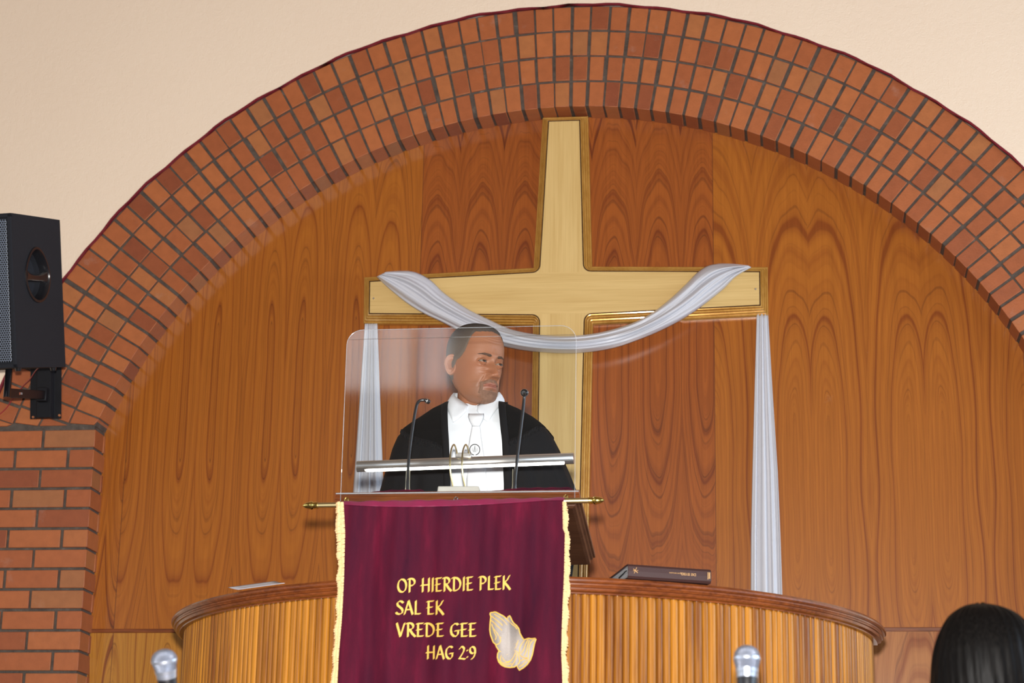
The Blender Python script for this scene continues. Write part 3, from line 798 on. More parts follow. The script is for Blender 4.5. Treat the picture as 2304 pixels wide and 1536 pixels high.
for yo, flip in ((0, 0),):
    lo = [p for p in O if p[1] <= zbend + 1e-6]; hi = [p for p in O if p[1] > zbend]
    # find crossing on the rounded corners
    L_ = [p for p in O if p[0] < (xa + xb) / 2]; R2 = [p for p in O if p[0] > (xa + xb) / 2]
    def crossx(seq):
        for p, q in zip(seq, seq[1:]):
            if (p[1] - zbend) * (q[1] - zbend) <= 0: return lerp(p[0], q[0], (zbend - p[1]) / (q[1] - p[1]))
    xl_, xr_ = crossx(L_), crossx(R2)
    lowp = [p for p in L_ if p[1] < zbend] + [(xl_, zbend), (xr_, zbend)] + [p for p in R2 if p[1] < zbend]
    hip = [(xl_, zbend)] + [p for p in L_ if p[1] > zbend] + [p for p in R2 if p[1] > zbend] + [(xr_, zbend)]
    mb.face([(p[0], sy(p[1]), p[1]) for p in lowp]); mb.face([(p[0], sy(p[1]), p[1]) for p in hip])
mb.build('sheet', M_clear, screen, smooth=False, solid=0.004, off=0)
mb = MB(); mb.tube([(p[0], sy(p[1]), p[1]) for p in O], 0.0007, 6); mb.build('polished_edge', M_clearedge, screen)
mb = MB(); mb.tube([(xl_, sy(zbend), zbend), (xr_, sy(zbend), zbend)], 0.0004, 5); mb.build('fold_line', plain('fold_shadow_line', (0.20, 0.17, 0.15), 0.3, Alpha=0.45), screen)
s0, s1 = at(757, 1111, YS), at(1303, 1105.5, YS)
mb = MB(); mb.prism([(s0.x, YS - 0.004, s0.z), (s1.x, YS - 0.004, s1.z), (s1.x, YS - 0.004, s1.z - 0.022), (s0.x, YS - 0.004, s0.z - 0.022)], (0, -0.003, 0)); mb.build('base_strip', M_clear, screen, smooth=False)
mb = MB(); mb.tube([(s0.x, YS - 0.0055, s0.z), (s1.x, YS - 0.0055, s1.z)], 0.0016, 6); mb.build('strip_edge', M_clearedge, screen)

# ---------------------------------------------------------------- banner rod and banner
YR = 5.283
r0, r1 = at(712, 1136.5, YR), at(1328, 1125.5, YR)
rod = thing('banner_rod', 'brass rod with pointed finials holding the maroon banner', 'rod', (r0 + r1) / 2)
mb = MB(); mb.tube([r0, r1], 0.0072, 20); mb.build('bar', M_brassdull, rod)
ax = (r1 - r0).normalized()
for p, d in ((r0, -ax), (r1, ax)):
    mb = MB(); mb.lathe([(0.0, -0.004), (0.0088, -0.004), (0.0088, 0.006), (0.0078, 0.008), (0.0098, 0.010), (0.0112, 0.013), (0.0098, 0.0165), (0.0095, 0.019), (0.0085, 0.025), (0.006, 0.031), (0.003, 0.0345), (0.0025, 0.036), (0.0, 0.0365)], p, d, 28, cap=False)
    mb.build('finial', M_brass, rod)
for px, py in ((780, 1124), (1026, 1123), (1273, 1118)):
    c = at(px, py, YR + 0.004); mb = MB(); P = []
    for k in range(21):
        a = 2 * pi * k / 20; P.append(c + Vector((0.0048 * cos(a), 0, 0.0060 * sin(a))))
    mb.tube(P, 0.0013, 8); mb.tube([c + Vector((0, 0.004, 0.0)), c + Vector((0, 0.047, 0.0))], 0.0014, 8)
    mb.build('screw_eye', M_brass if px != 1026 else M_chrome, rod)

YBN = 5.262
def bany(x, z):
    zt0 = 1.075 + CZ; h = max(0, zt0 - z); g = min(1, h / 0.35)
    return YBN - (0.0035 + 0.004 * g) * sin(x * 47 + 0.9 * sin(h * 5)) - 0.004 * g * sin(x * 83 + 2.0 + 1.5 * h) - 0.0018 * sin(x * 160 + 5 * h) * (1 - 0.5 * g) \
        - 0.006 * g * sin((x + 0.55 * h) * 26 + 1.0)
BL0 = [(1128, 772), (1200, 776), (1300, 773), (1400, 768), (1470, 763), (1536, 760), (1760, 752)]
BR0 = [(1122, 1268), (1200, 1272), (1300, 1276), (1400, 1272), (1470, 1268), (1536, 1267), (1760, 1264)]
def topy(w): return lerp(1134, 1124.5, w) + 11 * sin(pi * min(1, w / 0.92)) ** 0.8 * (1 - 0.45 * w)
def ban(w, v, off=0.0):
    """w across 0..1, v down 0..1"""
    py = lerp(topy(w), 1760, v); xl = interp(BL0, py)[0]; xr = interp(BR0, py)[0]
    p = at(lerp(xl, xr, w), py, YBN); y = bany(p.x, p.z) - off
    return at(lerp(xl, xr, w), py, y)
banner = thing('banner', 'maroon velvet pulpit banner with gold lettering and praying hands emblem', 'banner', at(1020, 1140, YBN))
mb = MB(); NW, NV = 150, 110
mb.grid([[ban(k / NW, (i / NV) ** 1.1) for k in range(NW + 1)] for i in range(NV + 1)])
mb.build('velvet_panel', M_velvet, banner, solid=0.0015, off=1, angle=180)
# the pocket at the back of the rod, in the lining cloth
mb = MB(); rows = []
for i in range(9):
    row = []
    for k in range(121):
        w = k / 120; q = r0.lerp(r1, lerp(0.095, 0.91, w))
        a = pi * (0.30 - 0.9 * i / 8)
        rr = 0.0098 + 0.0006 * sin(w * 190)
        row.append(Vector((q.x, q.y + rr * cos(a) * 1.0, q.z + rr * sin(a) + 0.0012 * sin(w * 60))))
    rows.append(row)
mb.grid(rows)
rows = []
for i in range(5):
    row = []
    for k in range(121):
        w = k / 120; q = r0.lerp(r1, lerp(0.095, 0.91, w)); p = ban(w, 0.001)
        a0_ = Vector((q.x, q.y - 0.004, q.z + 0.0085 + 0.0012 * sin(w * 60)))
        row.append(a0_.lerp(p, i / 4))
    rows.append(row)
mb.grid(rows)
mb.build('rod_pocket', M_lining, banner, solid=0.0006, off=1, angle=180)
def fringe(tab_in, tab_out, seed):
    mb = MB(); rnd = random.Random(seed); py = 1130
    while py < 1755:
        a, b = interp(tab_in, py)[0], interp(tab_out, py)[0]
        b = b + 1.6 * sin(py * 0.11) + rnd.uniform(-1.2, 1.2)
        for q in range(2):
            t0, t1 = (q - 0.05) / 2, (q + 1.1) / 2
            p0 = at(lerp(a, b, t0), py + rnd.uniform(-.8, .8), YBN); p1 = at(lerp(a, b, t1), py + 2.6 + rnd.uniform(-.8, .8), YBN)
            p0.y = bany(p0.x, p0.z) - 0.003; p1.y = bany(p1.x, p1.z) - 0.003
            pm = (p0 + p1) / 2 + Vector((0, -0.0025, 0))
            mb.tube([p0, pm, p1], [0.0016, 0.0024, 0.0016], 6)
        py += 3.1
    return mb.build('fringe', M_fringe, banner)
fringe([(1128, 773), (1200, 777), (1300, 774), (1400, 769), (1470, 764), (1536, 761), (1760, 753)], [(1128, 760), (1150, 757), (1190, 758), (1260, 762), (1340, 760), (1420, 755), (1536, 749), (1760, 740)], 1)
fringe([(1122, 1267), (1190, 1268), (1200, 1272), (1300, 1270), (1400, 1266), (1470, 1264), (1536, 1266), (1760, 1262)], [(1122, 1274), (1160, 1277), (1230, 1281), (1300, 1282), (1400, 1277), (1470, 1274), (1536, 1279), (1760, 1277)], 2)
# lettering drawn with a broad nib
def arcp(cx_, cy_, rx, ry, a0, a1, n=14): return [(cx_ + rx * cos(rad(lerp(a0, a1, i / n))), cy_ + ry * sin(rad(lerp(a0, a1, i / n)))) for i in range(n + 1)]
GL = {
 'O': (0.78, [arcp(.38, .5, .30, .46, 70, 430, 26)]),
 'P': (0.62, [[(.16, 1.0), (.14, .0)], [(0, .94), (.12, .98)] + arcp(.22, .74, .30, .26, 90, -110, 14)]),
 'H': (0.74, [[(.14, 1.0), (.12, .0)], [(.58, 1.0), (.56, .0)], [(-.02, .48), (.62, .52)]]),
 'I': (0.27, [[(.12, 1.0), (.10, .0)]]),
 'E': (0.56, [[(.14, .98), (.12, .03)], [(.02, .94), (.48, .98)], [(.02, .50), (.40, .54)], [(.10, .03), (.48, .06)]]),
 'R': (0.68, [[(.16, 1.0), (.14, .0)], [(0, .94), (.12, .98)] + arcp(.22, .76, .28, .24, 90, -110, 14), [(.26, .52), (.44, .22), (.64, .0)]]),
 'D': (0.76, [[(.16, .98), (.14, .04)], [(-.02, .93), (.14, .98)] + arcp(.20, .5, .42, .47, 85, -95, 18)]),
 'L': (0.52, [[(.14, 1.0), (.12, .03)], [(.10, .04), (.46, .06)]]),
 'K': (0.66, [[(.14, 1.0), (.12, .0)], [(.56, 1.02), (.40, .72), (.16, .48)], [(.20, .50), (.42, .24), (.60, -.02)]]),
 'S': (0.56, [[(.50, .84), (.38, .96), (.22, .96), (.09, .82), (.12, .66), (.26, .54), (.40, .42), (.46, .26), (.40, .10), (.24, .02), (.08, .06), (.0, .16)]]),
 'A': (0.66, [[(.02, .0), (.30, 1.0)], [(.30, 1.02), (.58, .0)], [(.10, .34), (.50, .38)]]),
 'V': (0.62, [[(.02, 1.0), (.26, .02)], [(.26, .0), (.54, 1.0)]]),
 'G': (0.68, [[(.56, .86), (.44, .96), (.28, .92), (.12, .74), (.07, .46), (.12, .20), (.28, .03), (.44, .06), (.54, .20), (.56, .42)], [(.32, .42), (.62, .46)]]),
 '2': (0.52, [[(.05, .76), (.14, .92), (.28, .95), (.40, .82), (.36, .60), (.20, .32), (.02, .05)], [(.02, .06), (.24, .05), (.48, .02)]]),
 ':': (0.26, [[(.10, .70), (.12, .64)], [(.10, .20), (.12, .14)]]),
 '9': (0.52, [arcp(.24, .70, .19, .25, 10, 370, 18), [(.44, .76), (.44, .46), (.34, .20), (.16, .0)]]),
 ' ': (0.36, [])}
def letters(line, x0, x1, yb0, yb1, cap, nib=0.085):
    W = sum(GL[c][0] for c in line[:-1]) + GL[line[-1]][0] - 0.12
    sc = (x1 - x0) / W; mb = MB(); u0 = 0.0
    na = rad(38); nv = (nib * cos(na), nib * sin(na))
    def mp(u, v, off):
        px = x0 + u * sc; py = lerp(yb0, yb1, (px - x0) / (x1 - x0)) - v * cap
        p = at(px, py, YBN); y = bany(p.x, p.z) - 0.0006 - off; return at(px, py, y)
    for c in line:
        w, st = GL[c]
        for s in st:
            fine = []
            for a, b in zip(s, s[1:]):
                k = max(1, int(hypot(b[0] - a[0], b[1] - a[1]) / 0.08))
                fine += [(lerp(a[0], b[0], i / k), lerp(a[1], b[1], i / k)) for i in range(k)]
            fine.append(s[-1])
            # nib corners, kept at a least width so thin strokes stay stitched
            rows = []
            for i, (a, b) in enumerate(fine):
                p, q = fine[max(i - 1, 0)], fine[min(i + 1, len(fine) - 1)]
                dx, dy = q[0] - p[0], (q[1] - p[1]); L = hypot(dx, dy) or 1
                nx_, ny_ = -dy / L, dx / L
                k = nv[0] * nx_ + nv[1] * ny_; mn = 0.040
                ex, ey = nv
                if abs(k) < mn: ex, ey = ex + nx_ * (mn - abs(k)) * (1 if k >= 0 else -1), ey + ny_ * (mn - abs(k)) * (1 if k >= 0 else -1)
                A, B = (u0 + a - ex, b - ey), (u0 + a + ex, b + ey)
                rows.append([mp(*A, 0), mp(*A, 0.0012), mp(*B, 0.0012), mp(*B, 0)])
            mb.grid(rows, wrap=True, cap=True)
        u0 += w
    return mb.build('lettering', M_goldthread, banner, smooth=False)
letters('OP HIERDIE PLEK', 893, 1146, 1333, 1325.5, 31)
letters('SAL EK', 891, 996, 1382, 1382, 31)
letters('VREDE GEE', 892, 1069, 1432, 1432, 31)
letters('HAG 2:9', 959, 1068, 1482, 1483, 30)
# emblem
em = [(215,200),(225,175),(250,165),(280,168),(300,158),(345,158),(420,200),(500,240),(580,305),(605,260),(640,235),(660,270),(690,340),(730,400),(790,450),(840,520),(865,620),(910,700),(950,755),(1000,740),(1050,725),(1120,735),(1190,725),(1210,745),(1180,830),(1155,950),(1130,1080),(1090,1190),(1020,1290),(940,1360),(850,1415),(815,1360),(800,1310),(740,1345),(640,1355),(540,1340),(460,1300),(400,1230),(375,1140),(380,1060),(410,995),(355,910),(335,855),(285,810),(260,740),(225,640),(212,540),(215,430),(225,330),(235,260)]
eml = [[(300,200),(380,250),(470,310),(530,370),(590,440),(640,505)],[(255,250),(340,320),(430,390),(490,450),(530,510),(570,555)],[(240,340),(300,380),(360,450),(430,510),(480,560),(510,610),(500,670),(460,710),(420,690),(380,630),(330,560),(280,500),(250,420)],[(580,310),(640,370),(700,430),(760,470),(800,530)],[(490,715),(520,790),(590,840),(680,865),(760,855),(810,820),(825,770)],[(440,760),(500,860),(570,930),(640,970),(710,970),(770,920),(800,850),(815,800)],[(345,860),(410,840),(440,780),(420,705)],[(285,510),(310,600),(350,680),(330,760)],[(410,1000),(500,1020),(580,1005),(605,960)],[(490,1080),(560,1085),(620,1060),(670,1000)],[(470,1080),(440,1160),(460,1240),(550,1262),(650,1225),(720,1130),(765,1030)],[(480,1120),(520,1200),(590,1232),(660,1205)],[(670,1330),(740,1235),(785,1130),(798,1040)],[(735,990),(820,1030),(835,1110),(855,1220),(815,1290)],[(860,1060),(855,950),(890,860),(955,775)],[(885,1050),(950,950),(985,850),(1040,745)],[(860,1075),(910,1125),(980,1145),(1025,1145)],[(950,1115),(1000,1010),(1025,900),(1065,770)],[(1035,1230),(1050,1050),(1065,900),(1110,800),(1185,750)],[(860,1220),(930,1185),(1025,1160)],[(850,1340),(930,1285),(1015,1190)],[(400,1180),(450,1260),(560,1300),(680,1270)]]
def ep(a, off): 
    px, py = 1080 + a[0] / 9.6, 1360 + a[1] / 9.6; p = at(px, py, YBN); y = bany(p.x, p.z) - 0.0006 - off; return at(px, py, y)
emblem = MB()
nf = emblem.b.faces.new([emblem.v(ep(a, 0.001)) for a in em])
bmesh.ops.triangulate(emblem.b, faces=[nf])
emb = emblem.build('praying_hands', M_beige, banner, solid=0.001, off=0, angle=180)
mb = MB()
mb.tube([ep(a, 0.0015) for a in em + em[:1]], 0.0017, 6)
for l in eml: mb.tube([ep((p.x, p.y), 0.0016) for p in spline([(a, b, 0) for a, b in l], 18)], 0.0012, 6)
o = mb.build('stitched_outline', M_goldthread, emb)

# ---------------------------------------------------------------- reading lamp
lamp = thing('reading_lamp', 'brushed metal tube lamp lit on two arched arms above the lectern', 'lamp', at(1030, 1105, 5.40))
YT = 5.47
t0, t1 = at(804, 1049.5, YT), at(1290.5, 1031, YT)
axl = (t1 - t0).normalized(); TRD = 0.0142
mb = MB(); prof_l = []
sideb = Vector((0, 1, 0)); upv = axl.cross(sideb).normalized(); upv = upv if upv.z > 0 else -upv
rows = []
for p in (t0, t1):
    rows.append([p + sideb * (TRD * cos(a)) + upv * (TRD * sin(a)) for a in [rad(-42 + 264 * k / 28) for k in range(29)]])
mb.grid(rows)
for p in (t0, t1):
    for q in (0.0,): pass
for p, d in ((t0, axl), (t1, -axl)): mb.lathe([(0, 0), (TRD, 0), (TRD, 0.022), (0, 0.022)], p, d, 28, cap=False)
mb.build('shade', M_steel, lamp, solid=0.001, off=1)
M_lit = bpy.data.materials.new('lit_tube'); M_lit.use_nodes = True
bb = M_lit.node_tree.nodes['Principled BSDF']; setb(bb, Base_Color=(1, 0.98, 0.93)); bb.inputs['Emission Color'].default_value = (1, 0.95, 0.84, 1); bb.inputs['Emission Strength'].default_value = 9.0
mb = MB(); mb.tube([t0 + axl * 0.026 - upv * 0.0088, t1 - axl * 0.026 - upv * 0.0088], [0.0066] * 2, 14); mb.build('lit_tube', M_lit, lamp)
for dx in (0, 27):
    P = [at(1019 + dx, 1094, 5.405), at(1014.5 + dx, 1071, 5.395), at(1012.5 + dx, 1048, 5.39), at(1012.8 + dx, 1030, 5.393), at(1015 + dx, 1012, 5.405), at(1020.5 + dx, 1000, 5.425), at(1025 + dx, 1006, 5.445), at(1028.5 + dx, 1020, 5.462)]
    mb = MB(); mb.tube(spline(P, 40), 0.0022, 10); mb.build('arm', M_brassdull, lamp)
mb = MB(); c = at(1043.5, 1024, 5.466); mb.box(c, (0.022, 0.006, 0.0065)); mb.build('clamp', M_steel, lamp, bevel=0.002)
b_ = [at(983, 1109, 5.385), at(1081, 1108, 5.385), at(1077, 1092.5, 5.385), at(985, 1092.5, 5.385)]
mb = MB(); q = [p.copy() for p in b_]
mb.prism(q, (0, 0.055, -0.012)); mb.build('base', plain('grey_beige_metal', (0.42, 0.40, 0.36), 0.45, 0.0, nscale=40), lamp, bevel=0.003)

# ---------------------------------------------------------------- gooseneck microphones
def gooseneck(label, pts, hpos, hdir, hr, hl, base):
    g = thing('gooseneck_microphone', label, 'microphone', at(*base, 5.42), 'gooseneck microphones on the lectern')
    P = spline(pts, 50)
    mb = MB(); mb.tube(P, [0.0052 if i < 5 else 0.0042 for i in range(50)], 10); mb.build('neck', M_black, g)
    mb = MB(); mb.lathe([(0, -hl), (hr * 0.55, -hl), (hr * 0.62, -hl * 0.4), (hr * 0.9, -hl * 0.2), (hr, 0), (hr, hl * 0.7), (hr * 0.85, hl), (0, hl)], hpos, hdir, 24, cap=False); mb.build('capsule', M_black, g)
    mb = MB(); mb.lathe([(hr * 0.98, -0.0014), (hr * 1.04, -0.0008), (hr * 1.04, 0.0008), (hr * 0.98, 0.0014)], Vector(hpos) - Vector(hdir).normalized() * hl * 0.1, hdir, 24, cap=False)
    mb.build('ring', M_steel, g)
    b0 = at(base[0], base[1], 5.42)
    mb = MB()
    for s in (-1, 1): mb.tube(spline([b0 + Vector((s * 0.0058, 0, -0.022)), b0 + Vector((s * 0.0062, 0, -0.004)), b0 + Vector((s * 0.005, 0, 0.004)), b0 + Vector((s * 0.0045, 0, 0.05))], 14), 0.0011, 6)
    mb.lathe([(0, -0.030), (0.009, -0.030), (0.009, -0.018), (0.0, -0.018)], b0, (0, 0, 1), 16, cap=False)
    mb.build('clip', M_clip, g); return g
L = [(917, 1110), (918, 1060), (921.5, 1015), (928, 965), (934.5, 925), (939, 908), (946, 900.5), (955, 900)]
gooseneck('black gooseneck microphone bent over at its tip, left of the lamp arms', [at(a, b, 5.42 + 0.002 * i) for i, (a, b) in enumerate(L)], at(960, 901.5, 5.436), at(968, 905, 5.445) - at(958, 900, 5.436), 0.0064, 0.009, (917, 1098))
L = [(1157, 1108), (1160, 1070), (1165, 1020), (1170.5, 975), (1176, 930), (1179, 900), (1180, 890)]
gooseneck('straight black gooseneck microphone with ringed round head, right of the lamp arms', [at(a, b, 5.42) for a, b in L] + [at(1180, 886, 5.435)], at(1180, 883.5, 5.445), (0.05, 1, 0.25), 0.0105, 0.012, (1157, 1096))

# ---------------------------------------------------------------- people
def mat_skin(name, mottled=True):
    m, t, b = newmat(name); o = t.obj()
    vc = t.n('ShaderNodeVertexColor'); vc.layer_name = 'tint'
    n = t.noise(o, 180, 3)
    c = t.mix(0.35, vc.outputs[0], t.ramp(n, [(0.3, (0.86, 0.82, 0.80)), (0.7, (1, 1, 1))]), 'MULTIPLY')
    t.l(c, b.inputs['Base Color']); setb(b, Roughness=0.54)
    b.inputs['Subsurface Weight'].default_value = 0.06; b.inputs['Subsurface Radius'].default_value = (0.012, 0.004, 0.002)
    b.inputs['Subsurface Scale'].default_value = 0.4
    t.l(t.bump(t.noise(o, 420, 3), 0.12, 0.001), b.inputs['Normal'])
    return m
def gs(d, s): return exp(-0.5 * (d / s) ** 2)
HEADT = [(-0.121, -0.060, -0.020, 0.012), (-0.118, -0.076, -0.012, 0.026), (-0.112, -0.084, -0.002, 0.036), (-0.100, -0.0885, 0.012, 0.047), (-0.085, -0.0885, 0.030, 0.0545), (-0.065, -0.0880, 0.052, 0.0620),
         (-0.045, -0.0890, 0.068, 0.0670), (-0.02, -0.0880, 0.082, 0.0715), (0.0, -0.0870, 0.090, 0.0745), (0.02, -0.0890, 0.096, 0.0765), (0.04, -0.0935, 0.099, 0.0780), (0.06, -0.0925, 0.0995, 0.0780), (0.08, -0.0870, 0.0975, 0.0750),
         (0.10, -0.0760, 0.090, 0.0680), (0.115, -0.0630, 0.079, 0.0580), (0.127, -0.0440, 0.062, 0.0440), (0.134, -0.0220, 0.044, 0.0280), (0.137, 0.010, 0.020, 0.006)]
EYE = [(-0.0315, -0.0775, 0.0045), (0.0315, -0.0775, 0.0045)]; ER = 0.0122
def smoothtab(tab, z):
    a = interp(tab, z - 0.004); b = interp(tab, z); c = interp(tab, z + 0.004)
    return [(p + 2 * q + r) / 4 for p, q, r in zip(a, b, c)]
def head_point(z, ph, feats=True):
    """ph = 0 faces forward (-y); local head coordinates"""
    yf, yb, w = smoothtab(HEADT, z)
    ym = min(0.012, (yf + yb) / 2 + 0.012)
    s, c = sin(ph), cos(ph)
    sq = 0.92 if z > -0.06 else 0.88
    x = w * math.copysign(abs(s) ** sq, s)
    y = ym - (ym - yf) * abs(c) ** 0.86 if c > 0 else ym + (yb - ym) * abs(c) ** 0.9
    if not feats or c < -0.1: return Vector((x, y, z))
    fw = min(1, max(0, (c + 0.1) / 0.5)); ax_ = abs(x); d = 0.0
    # nose
    if z > -0.052:
        hz = interp([(-0.052, 0.0), (-0.046, 0.009), (-0.042, 0.0235), (-0.035, 0.0305), (-0.027, 0.029), (-0.008, 0.0180), (0.006, 0.0090), (0.018, 0.0045), (0.034, 0.0015), (0.05, 0)], z)[0]
        sx = interp([(-0.052, 0.0135), (-0.036, 0.0105), (-0.02, 0.0085), (0.0, 0.0070), (0.03, 0.008)], z)[0]
        d += hz * gs(x, sx)
        d += 0.0125 * gs(ax_ - 0.0160, 0.0056) * gs(z + 0.038, 0.0070)
        d -= 0.0022 * gs(ax_ - 0.0235, 0.003) * gs(z + 0.036, 0.009)
    # brow, sockets, cheeks
    d += 0.0055 * gs(ax_ - 0.026, 0.018) * gs(z - 0.0240, 0.0070) + 0.0025 * gs(x, 0.012) * gs(z - 0.024, 0.008)
    d -= 0.0105 * gs(ax_ - 0.030, 0.0135) * gs(z - 0.0045, 0.0095)
    d -= 0.0030 * gs(ax_ - 0.012, 0.006) * gs(z - 0.004, 0.010)
    d += 0.0048 * gs(ax_ - 0.046, 0.017) * gs(z + 0.008, 0.015)
    d -= 0.0030 * gs(ax_ - 0.052, 0.012) * gs(z + 0.055, 0.018)
    d += 0.0026 * gs(ax_ - 0.028, 0.010) * gs(z + 0.0130, 0.0045)          # bag under the eye
    d -= 0.0016 * gs(ax_ - 0.028, 0.012) * gs(z + 0.0205, 0.0024)
    # fold from nostril to mouth corner
    fx = 0.0235 + (-(z + 0.040)) * 0.42
    if -0.075 < z < -0.034: d -= 0.0038 * gs(ax_ - fx, 0.0030) * min(1, (z + 0.078) / 0.012); d += 0.0016 * gs(ax_ - fx - 0.008, 0.006)
    # forehead lines
    for zz in (0.066, 0.075, 0.083): d -= 0.0012 * gs(z - zz - 0.12 * x * x / 0.03, 0.0014) * gs(x, 0.03)
    d -= 0.0012 * gs(ax_ - 0.006, 0.0016) * gs(z - 0.040, 0.007)
    # mouth
    d += 0.0045 * gs(x, 0.026) * gs(z + 0.068, 0.016)
    d += 0.0052 * gs(x, 0.0155) * gs(z + 0.0615, 0.0042) * (1 - 0.25 * gs(x, 0.003))
    d += 0.0064 * gs(x, 0.0140) * gs(z + 0.0745, 0.0044)
    lz = -0.0680 + 0.0022 * (x / 0.024) ** 2 - 0.0010 * gs(x, 0.004)
    d -= 0.0062 * gs(z - lz, 0.0017) * gs(x, 0.0165)
    d -= 0.0028 * gs(ax_ - 0.0255, 0.0035) * gs(z + 0.0675, 0.004)
    d -= 0.0018 * gs(x, 0.0028) * gs(z + 0.0545, 0.004)
    d -= 0.0040 * gs(x, 0.016) * gs(z + 0.0855, 0.0048)
    d += 0.0058 * gs(x, 0.0150) * gs(z + 0.1010, 0.0095)
    y -= d * fw
    x *= 1 + 0.0
    # lids close round the eyeballs
    for ex, ey, ez in EYE:
        dx, dz = x - ex, z - ez; r2 = dx * dx + dz * dz
        if r2 < 0.021 ** 2:
            ys = ey - sqrt(max(ER ** 2 - r2, 0)) if r2 < ER ** 2 else ey
            hgt = 0.0037 if dz > 0 else 0.0030
            al = (dx / 0.0142) ** 2 + (dz / hgt) ** 2
            if al < 1.0: y = max(y, ys + 0.0035)
            else:
                k = min(1, max(0, (0.0175 - sqrt(r2)) / 0.006))
                lid = min(y, ys - 0.0017 - 0.0012 * gs(sqrt(al) - 1.35, 0.3))
                y = lerp(y, lid, k)
    return Vector((x, y, z))
def hair_line(x, y, z):
    """positive inside the hair"""
    front = 0.098 + 0.006 * gs(x, 0.02) - 0.25 * max(0, abs(x) - 0.045)
    if abs(x) > 0.050:                                   # temples and sideburns
        f2 = -0.034 + max(0, 0.0) ; zt = interp([(-0.09, 0.13), (-0.064, 0.112), (-0.056, 0.104), (-0.051, 0.086), (-0.046, 0.060), (-0.038, 0.036), (-0.027, 0.024), (-0.015, 0.014), (-0.004, 0.011), (0.006, -0.006), (0.02, -0.045), (0.06, -0.068), (0.1, -0.075)], y)[0]
        k = min(1, (abs(x) - 0.050) / 0.012); th = lerp(front, zt, k)
    elif y > 0: th = interp([(0.0, -0.02), (0.03, -0.05), (0.07, -0.070), (0.1, -0.075)], y)[0]
    else: th = front
    return z - th
def head_grid():
    zs = []
    for a, b, n in ((-0.121, -0.11, 10), (-0.11, -0.05, 44), (-0.05, -0.01, 28), (-0.01, 0.05, 46), (0.05, 0.12, 32), (0.12, 0.137, 16)):
        zs += [lerp(a, b, i / n) for i in range(n)]
    zs.append(0.137)
    phs = []; N = 220
    for k in range(N):
        u = 2 * k / N - 1; phs.append(pi * (0.45 * u + 0.55 * u ** 3) if True else 0)
    return zs, phs
